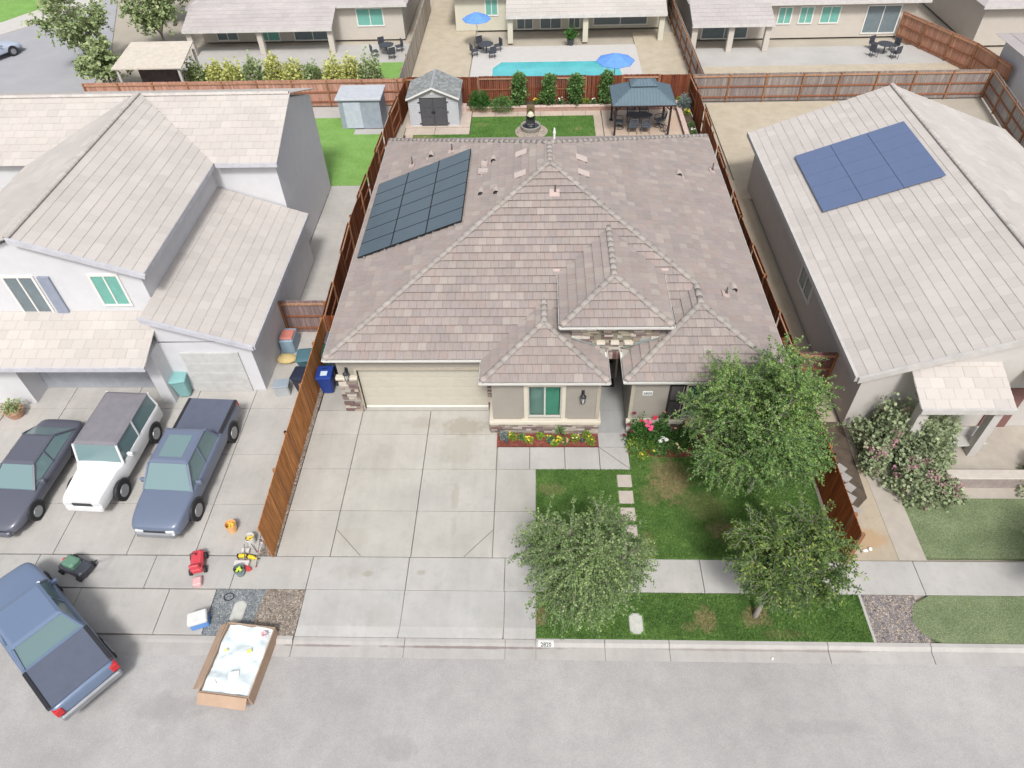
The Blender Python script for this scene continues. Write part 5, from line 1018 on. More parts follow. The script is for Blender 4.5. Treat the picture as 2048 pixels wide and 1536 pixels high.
def gable_tiles(mb, x0, x1, y0, y1, z0, axis, slope, course=.42, w=.5, ridge=None):
    """gable roof over a rectangle, ridge along the given axis"""
    if axis == 'x':
        yc = (y0+y1)/2 if ridge is None else ridge; zr = z0+slope*(yc-y0); zb = zr-slope*(y1-yc)
        plane_tiles(mb, mb, [(x0, y0, z0), (x1, y0, z0), (x1, yc, zr), (x0, yc, zr)], (x0, y0, z0), (x1, y0, z0), course, w, VEILED_TILES, .05, .03, .018, .015)
        plane_tiles(mb, mb, [(x1, y1, zb), (x0, y1, zb), (x0, yc, zr), (x1, yc, zr)], (x1, y1, zb), (x0, y1, zb), course, w, VEILED_TILES, .05, .03, .018, .015); return zr
    xc = (x0+x1)/2 if ridge is None else ridge; zr = z0+slope*(xc-x0); zb = zr-slope*(x1-xc)
    plane_tiles(mb, mb, [(x0, y1, z0), (x0, y0, z0), (xc, y0, zr), (xc, y1, zr)], (x0, y0, z0), (x0, y1, z0), course, w, VEILED_TILES, .05, .03, .018, .015)
    plane_tiles(mb, mb, [(x1, y0, zb), (x1, y1, zb), (xc, y1, zr), (xc, y0, zr)], (x1, y0, zb), (x1, y1, zb), course, w, VEILED_TILES, .05, .03, .018, .015); return zr
def window_simple(par, x0, x1, y, z0, z1, mt=TEAL, fr=WHITE, axis='x', out=-1, nm='window'):
    def B(a0, a1, d0, d1, c0, c1): 
        lo_, hi_ = min(y+out*d0, y+out*d1), max(y+out*d0, y+out*d1)
        return (a0, a1, lo_, hi_, c0, c1) if axis == 'x' else (lo_, hi_, a0, a1, c0, c1)
    f = MB(); e = .09
    for a in ((x0-e, x0, z0-e, z1+e), (x1, x1+e, z0-e, z1+e), (x0, x1, z0-e, z0), (x0, x1, z1, z1+e), ((x0+x1)/2-.03, (x0+x1)/2+.03, z0, z1)): f.box(*B(a[0], a[1], -.02, .06, a[2], a[3]))
    o = f.build(nm, fr, par, world=True); MB().box(*B(x0, x1, -.04, .02, z0, z1)).build('pane', mt, o, world=True); return o
# left neighbour: two-storey with one-storey garages
nl = thing('neighbour_house', 'large pale two-storey house with light tile roofs at the left, cars on its driveway', 'house', (-17, 28, 0))
SLN = .37; r = MB()
zr = gable_tiles(r, -30, -11.75, 29.2, 37.0, 5.6, 'x', SLN, ridge=33.1)
yc_ = 33.1; xr = -19.0; zw = 5.6+SLN*(-14.7+19.0)
plane_tiles(r, r, [(-14.7, 20.95, 5.6), (-14.7, 29.2, 5.6), (xr, 33.1, zw), (xr, 20.95, zw)], (-14.7, 20.95, 5.6), (-14.7, 30, 5.6), .42, .5, VEILED_TILES, .05, .03, .018, .015)
plane_tiles(r, r, [(-23.3, 20.95, 5.6), (xr, 20.95, zw), (xr, 33.1, zw), (-23.3, 33.0, 5.6)], (-23.3, 20.95, 5.6), (-23.3, 30, 5.6), .42, .5, VEILED_TILES, .05, .03, .018, .015)
plane_tiles(r, r, [(-11.1, 20.0, 2.8), (-11.1, 29.4, 2.8), (-15.0, 29.4, 2.8+SLN*3.9), (-15.0, 20.0, 2.8+SLN*3.9)], (-11.1, 20, 2.8), (-11.1, 29.4, 2.8), .42, .5, VEILED_TILES, .05, .03, .018, .015)
plane_tiles(r, r, [(-24, 18.85, 2.8), (-14.9, 18.85, 2.8), (-14.9, 21.3, 2.8+.34*2.45), (-24, 21.3, 2.8+.34*2.45)], (-24, 18.85, 2.8), (-14.9, 18.85, 2.8), .42, .5, VEILED_TILES, .05, .03, .018, .015)
nroof = r.build('roof', PT_Y, nl, world=True)
c = MB(); caps(c, (-30, 33.1, zr), (-11.8, 33.1, zr), cols=VEILED_TILES); caps(c, (xr, 20.95, zw), (xr, 33, zw), cols=VEILED_TILES); c.build('ridge_cap', PT_Y, nroof, world=True)
w = MB(); w.box(-29.6, -12.0, 29.5, 36.7, 0, 5.45)
w.add([(-12.0, 29.5, 5.45), (-12.0, 36.7, 5.45), (-12.0, 33.1, 6.85), (-12.3, 29.5, 5.45), (-12.3, 36.7, 5.45), (-12.3, 33.1, 6.85)], [(0, 1, 2), (5, 4, 3), (0, 2, 5, 3), (1, 4, 5, 2)])
w.box(-23.0, -15.0, 21.2, 29.5, 0, 5.5); w.add([(-23.0, 21.2, 5.5), (-15.0, 21.2, 5.5), (-19, 21.2, 7.0), (-23, 21.4, 5.5), (-15, 21.4, 5.5), (-19, 21.4, 7.0)], [(0, 1, 2), (5, 4, 3), (0, 2, 5, 3), (1, 4, 5, 2)])
w.box(-15.0, -11.4, 20.35, 29.5, 0, 2.75); w.add([(-15.0, 20.35, 2.7), (-11.4, 20.35, 2.75), (-15.0, 20.35, 4.1), (-15.0, 20.55, 2.7), (-11.4, 20.55, 2.75), (-15.0, 20.55, 4.1)], [(0, 1, 2), (5, 4, 3), (0, 2, 5, 3), (1, 4, 5, 2)])
w.box(-23.4, -20.9, 19.6, 21.2, 0, 2.75); w.box(-15.5, -15.0, 19.6, 21.2, 0, 2.75); w.box(-20.9, -15.5, 19.6, 21.2, 2.35, 2.75); w.build('wall', NW, nl, world=True)
f = MB(); f.loft([[(-14.62, 20.85, 5.42), (-14.55, 20.85, 5.6), (xr, 20.85, zw+.08), (xr, 20.85, zw-.14)], [(-14.62, 20.95, 5.42), (-14.55, 20.95, 5.6), (xr, 20.95, zw+.08), (xr, 20.95, zw-.14)]]); f.box(-14.72, -14.62, 20.95, 29.0, 5.42, 5.62); f.box(-14.6, -11.75, 29.1, 29.2, 5.42, 5.62); f.loft([[(-11.05, 19.9, 2.65), (-11.05, 19.9, 2.85), (-15, 19.9, 4.32), (-15, 19.9, 4.1)], [(-11.05, 20.0, 2.65), (-11.05, 20.0, 2.85), (-15, 20.0, 4.32), (-15, 20.0, 4.1)]]); f.box(-11.1, -11.0, 20, 29.4, 2.64, 2.82); f.box(-24, -14.9, 18.76, 18.85, 2.64, 2.84)
f.build('fascia', mat('light_fascia', tri(.50, .50, .54), .6), nl, world=True)
window_simple(nl, -16.9, -15.9, 21.2, 4.0, 5.35, nm='window'); window_simple(nl, -20.3, -19.2, 21.2, 3.5, 5.3, SLATEG)
MB().rbox(-20.5, -19.0, 20.9, 21.2, 3.05, 3.3, .03).build('window_box', WHITE, nl, world=True)
s_ = MB(); s_.box(-18.95, -18.5, 21.1, 21.2, 3.4, 5.35); s_.build('shutter', mat('slate_shutter', tri(.26, .29, .36), .7), nl, world=True)
g = MB(); [g.rbox(-20.9+.01, -15.51, 20.5, 20.56, .01+k*.58, .01+k*.58+.57, .01) for k in range(4)]; g.build('garage_door', mat('bluish_grey_door', tri(.34, .36, .40), .6), nl, world=True)
g = MB(); [g.rbox(-14.3, -11.95, 20.27, 20.34, .01+k*.55, .01+k*.55+.54, .01) for k in range(4)]; g.build('garage_door', mat('pale_door', tri(.52, .52, .51), .6), nl, world=True)
fence('wooden_gate', 'brown side gate between the left neighbour house and the fence', [(-11.35, 24.0), (-9.35, 24.0)], h=1.8, cols=[(.26,.19,.18)], alt=False, cat='gate')
fence('wooden_fence', 'rusty red board fence at the far left behind the pale two-storey house', [(-31, 47.6), (-9.0, 47.5)], h=1.75, cols=[(.44,.24,.18), (.48,.27,.2)], alt=False)
# neighbour's shed
t = thing('storage_shed', 'low blue-grey flat-roofed shed beside the green lawn at the upper left', 'shed', (-11.4, 44.9, 0)); MB().box(-1.3, 1.35, -.9, .95, 0, 1.9).build('wall', mat('blue_grey_panel', tri(.30, .34, .40), .6), t); MB().rbox(-1.45, 1.5, -1.05, 1.1, 1.9, 2.02, .03).build('roof', mat('pale_blue_grey_roof', tri(.46, .48, .52), .6), t); MB().rbox(-1.0, .1, -.95, -.9, .05, 1.75, .02).build('door', mat('light_blue_grey_door', tri(.48, .52, .60), .6), t)
# right neighbour
nr = thing('neighbour_house', 'single-storey pale tiled house at the right with a dark blue solar panel block', 'house', (18, 27, 0)); r = MB()
gable_tiles(r, 11.4, 24.8, 18.0, 36.6, 3.0, 'y', .37, ridge=18.1)
plane_tiles(r, r, [(13.2, 16.7, 2.8), (16.4, 16.7, 2.8), (16.4, 18.6, 3.45), (13.2, 18.6, 3.45)], (13.2, 16.7, 2.8), (16.4, 16.7, 2.8), .42, .5, VEILED_TILES, .05, .03, .018, .015)
plane_tiles(r, r, [(17.0, 17.4, 2.9), (26, 17.4, 2.9), (26, 23.0, 4.98), (19.4, 23.0, 4.98)], (17, 17.4, 2.9), (26, 17.4, 2.9), .42, .5, VEILED_TILES, .05, .03, .018, .015)
rr_ = r.build('roof', PT_Y, nr, world=True); c = MB(); caps(c, (18.1, 18.0, 3+.37*6.7), (18.1, 36.6, 3+.37*6.7), cols=VEILED_TILES); c.build('ridge_cap', PT_Y, rr_, world=True)
w = MB(); w.box(11.85, 24.4, 18.4, 36.2, 0, 2.9)
for y in (18.4, 36.0): w.add([(11.85, y, 2.9), (24.4, y, 2.9), (18.1, y, 5.1), (11.85, y+.2, 2.9), (24.4, y+.2, 2.9), (18.1, y+.2, 5.1)], [(0, 1, 2), (5, 4, 3), (0, 2, 5, 3), (1, 4, 5, 2)])
w.box(13.4, 13.75, 16.9, 17.25, 0, 2.7); w.box(16.0, 16.3, 16.9, 17.2, 0, 2.7); w.build('wall', NW2, nr, world=True)
f = MB(); f.box(11.3, 11.42, 18, 36.6, 2.86, 3.08); f.loft([[(11.4, 17.9, 2.85), (11.4, 17.9, 3.1), (18.1, 17.9, 5.6), (18.1, 17.9, 5.35)], [(11.4, 18.0, 2.85), (11.4, 18.0, 3.1), (18.1, 18.0, 5.6), (18.1, 18.0, 5.35)]]); f.box(13.2, 16.4, 16.6, 16.7, 2.64, 2.86); f.build('gutter', mat('pale_gutter', tri(.50, .48, .46), .6), nr, world=True)
window_simple(nr, 24.5-.0, 26.0, 11.85, 1.2, 2.2, SLATEG, axis='y'); window_simple(nr, 15.0, 16.0, 18.4, 1.0, 2.2, SLATEG); MB().box(17.0, 18.0, 18.33, 18.42, 0, 2.1).build('front_door', mat('maroon_door', tri(.20, .10, .09), .6), nr, world=True)
s2 = thing('solar_array', 'dark blue solar panel block on the pale roof of the right neighbour house', 'solar panels', (15.6, 30.2, 4.6)); SB = mat('navy_solar_glass', tri(.115, .155, .27), .35, .04, 2, bmp=0)
za = lambda x, y: (x-15.6, y-30.2, 3+.37*(x-11.4)-4.6)
for i in range(3):
    for j in range(5):
        a0, a1 = 12.7+i*1.56+.01, 12.7+(i+1)*1.56-.01; q0, q1 = 27.8+j*1.0+.01, 27.8+(j+1)*1.0-.01; c4 = [(a0, q0), (a1, q0), (a1, q1), (a0, q1)]; p_ = [za(*k) for k in c4]
        MB().add([(x, y, z+.14) for x, y, z in p_]+[(x, y, z+.19) for x, y, z in p_], [(3,2,1,0),(4,5,6,7),(0,1,5,4),(1,2,6,5),(2,3,7,6),(3,0,4,7)]).build('solar_panel', SB, s2)
fence('wooden_fence', 'greyish brown back fence behind the right neighbour house', [(10.3, 47.3), (29.5, 47.3)], h=1.8, cols=[(.27,.23,.21), (.30,.26,.235), (.25,.21,.20)], alt=False)
fence('wooden_fence', 'grey brown side fence at the far right beyond the pale roof', [(29.6, 47.3), (26, 24)], h=1.8, cols=[(.34,.31,.30), (.37,.34,.32)], alt=False)
fence('wooden_gate', 'dark maroon side gate left of the right neighbour house', [(10.4, 20.6), (11.8, 20.6)], h=1.8, cols=[(.20,.11,.10)], alt=False, cat='gate')
fence('wooden_fence', 'orange-brown fence running away at the top right between the far yards', [(27.6, 57.8), (30.3, 51.4), (30.8, 47.6)], h=1.9, cols=[(.46,.25,.17), (.42,.22,.15)], alt=False)
fence('wooden_fence', 'grey side fence between the pool yard and the yard to its right', [(10.9, 64), (10.95, 47.5)], h=1.8, cols=[(.38,.36,.35), (.42,.39,.37)], alt=False)
fence('wooden_fence', 'pale fence between the pool yard and the hedge yard at the top', [(-9.3, 66), (-9.3, 47.6)], h=1.8, cols=[(.47,.43,.37), (.44,.40,.35)], alt=False)
# garden wall, shrubs and a bench at the right neighbour
t = thing('garden_wall', 'low tan brick garden wall in front of the right neighbour house', 'garden wall', (15.5, 15.6, 0)); MB().box(-.9, 2.6, -.15, .15, -.05, .55).build('courses', mat('brownish_brick', tri(.33, .28, .26), .9, .2, 5, 25), t); MB().rbox(-.95, 2.65, -.2, .2, .55, .63, .02).build('cap', mat('tan_cap', tri(.50, .45, .40)), t)
t = thing('garden_bench', 'pale bench standing by the front wall of the right neighbour house', 'bench', (15.9, 17.3, 0), R(5)); MB().rbox(-.75, .75, -.25, .25, .38, .45, .02).build('seat', CONC_PALE, t); MB().rbox(-.75, .75, .2, .28, .45, .9, .02).build('backrest', CONC_PALE, t)
for s in (-1, 1): MB().rbox(s*.62-.07, s*.62+.07, -.22, .22, 0, .38, .01).build('leg', CONC_PALE, t)
LV_P = leaf_mat('soft_olive_leaf', (.20, .25, .14), (.32, .38, .22), (.45, .50, .30)); PKP = leaf_mat('dusty_pink_bloom', (.45, .22, .27), (.62, .33, .40), (.75, .5, .55))  # leaf and bloom tones whitened with a painted-in veil
def bigshrub(label, x, y, r, h, n=2600, m_=LV_P, fl=0, lf=(.14, .06)):
    t = shrub('garden_shrub', label, 'shrub', (x, y, 0), r, h, m_, n, lf, 'shrubs before the right neighbour house', wob=.4)
    if fl:
        P = []; D = []
        for k in range(fl): a = random.uniform(0, 2*PI); e = random.uniform(.1, 1.4); q = random.uniform(.9, 1.05); cx, cy, cz = r*q*math.cos(a)*math.cos(e), r*q*math.sin(a)*math.cos(e), h*q*math.sin(e); [(P.append((cx+random.gauss(0, .06), cy+random.gauss(0, .06), cz+random.gauss(0, .05))), D.append((0, 0, 1))) for _ in range(22)]
        leaves_mesh('blossoms', P, D, PKP, t, .07, .035)
    return t
bigshrub('tall olive-green shrub at the left front corner of the right neighbour house', 13.0, 17.4, .95, 2.0, 3000, fl=10); bigshrub('large rounded shrub in the middle of the right neighbour garden', 14.1, 17.0, 1.15, 1.9, 3600); bigshrub('bush with many pink blossoms beside the garden wall', 13.5, 15.6, .95, 1.0, 2400, fl=22); bigshrub('low shrub with pink blossoms in front of the pink bush', 14.3, 15.2, .7, .75, 1600, fl=16); bigshrub('small round shrub by the right neighbour porch post', 15.0, 17.7, .55, 1.2, 1300); bigshrub('yellow-green shrub at the right edge beside the garden wall', 18.2, 15.6, .9, 1.3, 2000, fl=3); bigshrub('pink-flecked bush close to the right fence', 12.3, 16.4, .55, 1.2, 1300, fl=8)
tree('street_tree', 'soft green tree at the right picture edge above the sidewalk', (17.0, 10.6, 0), (0, 0, 2.9), (1.9, 1.9, 1.7), LV_P, 12, 330, 1.1, .3, (.10, .04), .08, 1.5, .3, 21, per=.05)
bigshrub('dark green hedge clump on the right neighbour parkway', 17.6, 13.0, .9, 1.3, 2000)
# ------------------------------------------------------------------ far houses
def far_house(label, x0, x1, y0, y1, h, over, patio=None, wall=NW2, ridge_ax='x', slope=.36, wins=(), cols=((.41,.375,.37), (.43,.395,.385), (.395,.365,.36))):
    t = thing('house', label, 'house', ((x0+x1)/2, (y0+y1)/2, 0)); r = MB(); A, B, C_, D_ = x0-over, x1+over, y0-over, y1+over; hw = (D_-C_)/2; zr = h+slope*hw; cols = list(cols)
    plane_tiles(r, r, [(A, C_, h), (B, C_, h), (B-hw*.8, C_+hw, zr), (A+hw*.8, C_+hw, zr)], (A, C_, h), (B, C_, h), .45, .6, cols, .05, .03, .018, .02)
    plane_tiles(r, r, [(B, D_, h), (A, D_, h), (A+hw*.8, C_+hw, zr), (B-hw*.8, C_+hw, zr)], (B, D_, h), (A, D_, h), .6, .9, cols, .05, .03, .018, .02)
    plane_tiles(r, r, [(A, D_, h), (A, C_, h), (A+hw*.8, C_+hw, zr)], (A, C_, h), (A, D_, h), .6, .9, cols, .05, .03, .018, .02); plane_tiles(r, r, [(B, C_, h), (B, D_, h), (B-hw*.8, C_+hw, zr)], (B, C_, h), (B, D_, h), .6, .9, cols, .05, .03, .018, .02)
    if patio:
        a, b, d = patio; plane_tiles(r, r, [(a, C_-d, h-.32*d), (b, C_-d, h-.32*d), (b, C_+.5, h+.16), (a, C_+.5, h+.16)], (a, C_-d, h-.32*d), (b, C_-d, h-.32*d), .45, .6, cols, .05, .03, .018, .02)
    ro = r.build('roof', PT_Y, t, world=True); f = MB(); f.box(A, B, C_-.1, C_, h-.18, h+.03)
    if patio: f.box(a, b, C_-d-.1, C_-d, h-.32*d-.18, h-.32*d+.03)
    f.build('gutter', mat('far_gutter', tri(.56, .54, .52), .6), t, world=True)
    w = MB(); w.box(x0, x1, y0, y1, 0, h-.1)
    if patio:
        for xx in (a+.3, (a+b)/2, b-.3): MB().box(xx-.2, xx+.2, C_-d+.2, C_-d+.6, 0, h-.32*d-.1).build('patio_post', wall, t, world=True)
    w.build('wall', wall, t, world=True)
    for a_, b_2, c_, d_, m_ in wins: window_simple(t, a_, b_2, y0, c_, d_, m_)
    return t
WALLC = mat('cream_grey_stucco', tri(.50, .46, .41), .95, .04, 2); WALLY = mat('pale_cream_stucco', tri(.54, .52, .43), .95, .04, 2)
far_house('far house at the upper left with mauve-brown roof and covered patio behind the yellow hedge', -27.0, -10.6, 59.5, 69, 2.75, .5, (-27.2, -15.6, 2.5), WALLC, wins=((-25.8, -24.2, .2, 2.1, SLATEG), (-22.6, -20.8, .1, 2.1, TEAL), (-19.5, -16.6, .1, 2.1, SLATEG), (-14.2, -12.2, 1.1, 2.3, TEAL)))
far_house('far cream house behind the turquoise pool with a glazed patio', -6.6, 10.2, 61.0, 71, 2.9, .5, (-2.4, 9.9, 2.6), WALLY, wins=((-1.6, -.4, .1, 2.2, SLATEG), (.3, 1.9, .1, 2.3, SLATEG), (2.6, 3.4, .1, 2.2, SLATEG), (4.6, 8.8, .3, 2.2, SLATEG), (-4.1, -3.2, 1.2, 2.3, TEAL)), cols=((.45,.42,.39), (.47,.44,.41)))
far_house('far house at the upper right with mauve roof, small patio and three teal windows', 12.0, 28.6, 58.2, 68, 2.75, .6, (11.4, 17.4, 2.2), WALLC, wins=((12.8, 16.2, .1, 2.1, SLATEG), (18.4, 19.3, 1.1, 2.2, TEAL), (20.0, 20.9, 1.1, 2.2, TEAL), (21.6, 22.9, 1.1, 2.2, TEAL), (25.0, 27.4, .3, 2.2, SLATEG)))
far_house('far grey house at the extreme upper right corner', 32.5, 44, 56, 66, 2.9, .5, None, WALLC, wins=((36.5, 39.5, .2, 2.2, SLATEG),))
far_house('corner of a pale roofed house at the right edge below the orange fence', 31.2, 40, 40.5, 50, 2.8, .5, None, NW, wins=())
# hedge of separate yellow-green bushes
LV_H = leaf_mat('yellow_hedge_leaf', (.36, .40, .13), (.56, .58, .20), (.72, .70, .28)); LV_N = leaf_mat('pale_green_leaf', (.20, .27, .12), (.32, .40, .18), (.46, .50, .27))  # hedge and far tree tones carry the whitish veil in their colour
for i in range(10):
    x = -24.6+i*1.42; shrub('hedge_bush', f'rounded {["yellow", "yellow-green", "lime"][i % 3]} hedge bush at the upper left, number {["one","two","three","four","five","six","seven","eight","nine","ten"][i]} of ten from the left', 'bush', (x, 50.9+.3*math.sin(i*2), 0), .82+.1*math.sin(i*3), 1.9+.25*math.sin(i*5), LV_H if i % 3 else LV_N, 1100, (.2, .09), 'yellow-green hedge behind the far red fence')
pg = thing('pergola', 'small tan-roofed open shed beside the hedge at the upper left', 'shelter', (-26.7, 50.3, 0)); MB().loft([[(-2.5, -1.7, 2.2), (2.4, -1.7, 2.2), (2.4, -1.7, 2.28), (-2.5, -1.7, 2.28)], [(-2.3, 1.8, 2.7), (2.2, 1.8, 2.7), (2.2, 1.8, 2.78), (-2.3, 1.8, 2.78)]]).build('roof', mat('tan_sheet_roof', tri(.54, .49, .42), .8), pg)
for sx in (-2.2, 2.1):
    for sy in (-1.5, 1.6): MB().rbox(sx-.08, sx+.08, sy-.08, sy+.08, 0, 2.3, .01).build('post', NW2, pg)
MB().box(-2.1, .6, .9, 1.2, 0, 1.5).build('stored_boxes', mat('dark_brown_boxes', tri(.14, .11, .11), .8, .3, 3), pg)
for l, x, y, c, r, h in (('green street tree at the top left beside the side street', -34.2, 54.5, (0, 0, 3.6), (2.7, 2.7, 2.9), 4), ('second green tree at the top left, nearer the mauve roof', -29.6, 58.0, (0, 0, 3.4), (2.8, 2.6, 2.4), 4), ('low green tree at the top left by the end of the red fence', -30.6, 50.2, (0, 0, 1.9), (1.6, 1.6, 1.6), 3), ('green tree at the very top left behind the street trees', -31.2, 64, (0, 0, 3.6), (2.8, 2.6, 2.6), 4)):
    tree('street_tree', l, (x, y, 0), c, r, LV_N, 14, 260, 1.2, .2, (.24, .10), .12, 1.3, .3, int(-x*7), per=.09)
def parasol(l, x, y, r=1.3):
    t = thing('parasol', l, 'parasol', (x, y, 0), 0, 'blue parasols by the pool'); b = MB(); n = 8
    b.add([(0, 0, 2.65)]+[(r*math.cos(2*PI*k/n), r*math.sin(2*PI*k/n), 2.15) for k in range(n)]+[(0, 0, 2.62)]+[(r*math.cos(2*PI*k/n), r*math.sin(2*PI*k/n), 2.11) for k in range(n)], [(0, 1+k, 1+(k+1) % n) for k in range(n)]+[(n+1, n+2+(k+1) % n, n+2+k) for k in range(n)]+[(1+k, n+2+k, n+2+(k+1) % n, 1+(k+1) % n) for k in range(n)])
    b.build('canopy', mat('bright_blue_canvas', tri(.12, .28, .70) , .8), t); MB().cyl((0, 0, 0), (0, 0, 2.7), .03).build('pole', WHITE, t); MB().lathe([(.3, 0), (.3, .06), (.05, .1)], n=14).build('base', BLACK, t)
parasol('open blue parasol at the right end of the pool', 5.25, 48.9); parasol('open blue parasol beside the cream house wall', -4.6, 57.3, 1.1)
def loungeset(l, x, y):
    t = thing('patio_set', l, 'patio furniture', (x, y, 0)); MB().lathe([(.55, .68), (.58, .72), (.3, .74)], n=18).build('tabletop', DM, t); MB().cyl((0, 0, 0), (0, 0, .7), .05).build('leg', DM, t)
    for k in range(4): b = MB(); a = k*PI/2+.5; b.obox((1.0*math.cos(a), 1.0*math.sin(a), .42), .5, .5, .06, a); b.obox((1.25*math.cos(a), 1.25*math.sin(a), .65), .07, .5, .5, a); [b.cyl((1.0*math.cos(a)+u, 1.0*math.sin(a)+v, 0), (1.0*math.cos(a)+u, 1.0*math.sin(a)+v, .4), .02) for u in (-.2, .2) for v in (-.2, .2)]; b.build('chair', DM, t)
loungeset('dark round patio set on the deck left of the pool', -3.9, 56.2); loungeset('dark patio set on the patio of the upper right far house', 25.6, 54.8); loungeset('dark patio set on the patio by the far hedge lawn', -11.6, 56.4)
t = thing('pot_plant', 'dark potted plant on the pool deck before the glazed patio', 'pot plant', (2.6, 57.6, 0)); MB().lathe([(.2, 0), (.3, .45), (.27, .45)], n=14).build('pot', DM, t)
leaves_mesh('foliage', [(random.gauss(0, .2), random.gauss(0, .2), .5+abs(random.gauss(0, .3))) for _ in range(300)], [(0, 0, 1)]*300, LV_G, t, .22, .06)

# ------------------------------------------------------------------ vehicles
RUB = mat('tyre_rubber', tri(.03, .03, .033), .8); RIM = mat('rim_metal', tri(.32, .33, .35), .35, metal=.5); CGL = glassy('car_glass', (.16, .24, .25), .1); LMP = glassy('headlight_glass', (.6, .62, .64), .1); TLR = mat('tail_lamp_red', tri(.55, .03, .035), .3, bmp=0)
def car(name, label, loc, rz, paint, L, W_, body, cab, roofm=None, wb=None, wr=.35, bed=None, z0=.32, hoodz=None, sun=False, ttail=.75):
    """body: list of (y, half width, top z); cab: (y_front_base, y_front_top, y_rear_top, y_rear_base, z_base, z_top, half base, half top)"""
    t = thing(name, label, 'pickup truck' if bed else 'car', loc, rz); wb = wb or L*.58; P = paint
    def ring(y, hw, zt, zb=z0, rr=.14):
        c = min(rr, hw*.5); zt2 = zt
        return [(-hw+.06, y, zb), (hw-.06, y, zb), (hw, y, zb+.12), (hw, y, zt2-c*1.2), (hw-c*.35, y, zt2-c*.35), (hw-c*1.3, y, zt2), (0, y, zt2+.025), (-hw+c*1.3, y, zt2), (-hw+c*.35, y, zt2-c*.35), (-hw, y, zt2-c*1.2), (-hw, y, zb+.12)]
    b = MB(); b.loft([ring(y, hw, zt) for y, hw, zt in body]); bd = b.build('body', P, t, True); 
    if roofm: m_ = bd.modifiers.new('edge', 'EDGE_SPLIT'); m_.split_angle = R(40)
    else: m_ = bd.modifiers.new('round', 'SUBSURF'); m_.levels = m_.render_levels = 2
    yf, yft, yrt, yr, zb, zt, hb, ht = cab
    lo_ = [(-hb, yf), (hb, yf), (hb, yr), (-hb, yr)]; hi_ = [(-ht, yft), (ht, yft), (ht, yrt), (-ht, yrt)]
    g = MB(); g.loft([[(x, y, zb-.05) for x, y in lo_], [(x*1.0, y, zb+.02) for x, y in lo_], [(x, y, zt-.03) for x, y in hi_]]); g.build('window', CGL, t)
    r = MB(); e = .04; r.loft([[(x*(1+e), y+(.03 if y > 0 else -.03)*0, z) for x, y in hi_] for z in (zt-.05,)]+[[(x*1.03, y, zt-.01) for x, y in hi_], [(x*.9, y+(-.12 if i < 2 else .12), zt+.035) for i, (x, y) in enumerate(hi_)]]); r.build('roof', roofm or P, t)
    for (x, y), (X, Y) in zip(lo_, hi_): MB().tube([(x*1.01, y, zb-.03), (X*1.02, Y, zt-.02)], .05, 5).build('pillar', P, t)
    for s in (-1, 1):
        for q in ((.45, .45),) if not bed else ((.5, .5),): ym = yf*(1-q[0])+yr*q[0]; yt = yft*(1-q[1])+yrt*q[1]; MB().tube([(s*hb*1.005, ym, zb), (s*ht*1.01, yt, zt-.02)], .04, 4).build('pillar', P, t)
    if sun: s_ = MB(); s_.box(-ht*.62, ht*.62, yrt+.35, yft-.25, zt+.036, zt+.045); s_.build('sunroof', CGL, t)
    for sy in (wb/2, -wb/2):
        for s in (-1, 1):
            w = MB(); w.cyl((s*(W_/2-.2), sy, wr), (s*(W_/2+.015), sy, wr), wr, n=22); wo_ = w.build('wheel', RUB, t); MB().lathe([(wr*.62, 0), (wr*.6, .02), (wr*.2, .03)], n=12).build('rim', RIM, wo_).rotation_euler = (0, R(90*s), 0)
            for o in bpy.data.objects:
                if o.parent == wo_ and o.type == 'MESH': o.location = (s*(W_/2+.012), sy, wr)
            a = MB(); a.loft([[(s*(W_/2+.004), sy+(wr+k)*math.cos(q), wr+(wr+k)*math.sin(q)) for q in [PI*j/12 for j in range(13)]] for k in (.0, .07)], cap=False, close=False); a.loft([[(s*(W_/2+.004), sy+(wr+.07)*math.cos(q), wr+(wr+.07)*math.sin(q)) for q in [PI*j/12 for j in range(13)]], [(s*(W_/2-.05), sy+(wr+.07)*math.cos(q), wr+(wr+.07)*math.sin(q)) for q in [PI*j/12 for j in range(13)]]], cap=False, close=False); a.build('wheel_arch', BLACK, t)
    y1, hw1, zt1 = body[-1]; y0_, hw0, zt0 = body[0]
    for s in (-1, 1):
        MB().rbox(s*(hw1-.2)-.16, s*(hw1-.2)+.16, y1-.12, y1+.012, zt1-.27, zt1-.09, .03).build('headlight', LMP, t); MB().rbox(s*(hw0-(.1 if bed else .2))-.1, s*(hw0-(.1 if bed else .2))+.12, y0_+(-.015 if bed else .05), y0_+.2, ttail-(0 if bed else .12), ttail+(.28 if bed else .06), .02).build('tail_light', TLR, t)
        m2 = MB(); m2.rbox(s*(hb+.14)-.11, s*(hb+.14)+.11, yf-.42, yf-.30, zb+.0, zb+.16, .03); m2.build('mirror', P, t)
    g = MB(); g.rbox(-hw1*.55, hw1*.55, y1-.05, y1+.015, zt1-.33, zt1-.12, .02); g.build('grille', BLACK, t); g = MB(); g.rbox(-hw1*.97, hw1*.97, y1-.1, y1+.07, z0+.02, z0+.24, .05); g.build('bumper', RIM if bed else P, t); g = MB(); g.rbox(-hw0*.97, hw0*.97, y0_-.07, y0_+.1, z0+.05, z0+.27, .05); g.build('bumper', RIM if bed else P, t)
    if bed:
        y2, y3, zz = bed; g = MB(); g.box(-W_/2+.12, W_/2-.12, y2, y3, zz+.002, zz+.03); g.build('bed_cover', mat('soft_bed_cover', tri(.10, .115, .16), .7, .08, 3), t); 
        for s in (-1, 1): MB().rbox(s*(W_/2-.08)-.06, s*(W_/2-.08)+.06, y2, y3, zz-.02, zz+.055, .02).build('bed_rail', BLACK, t)
    return t
def paint(n, c): return mat(n, c, .28, .02, 2, 8, bmp=0, spec=.6)
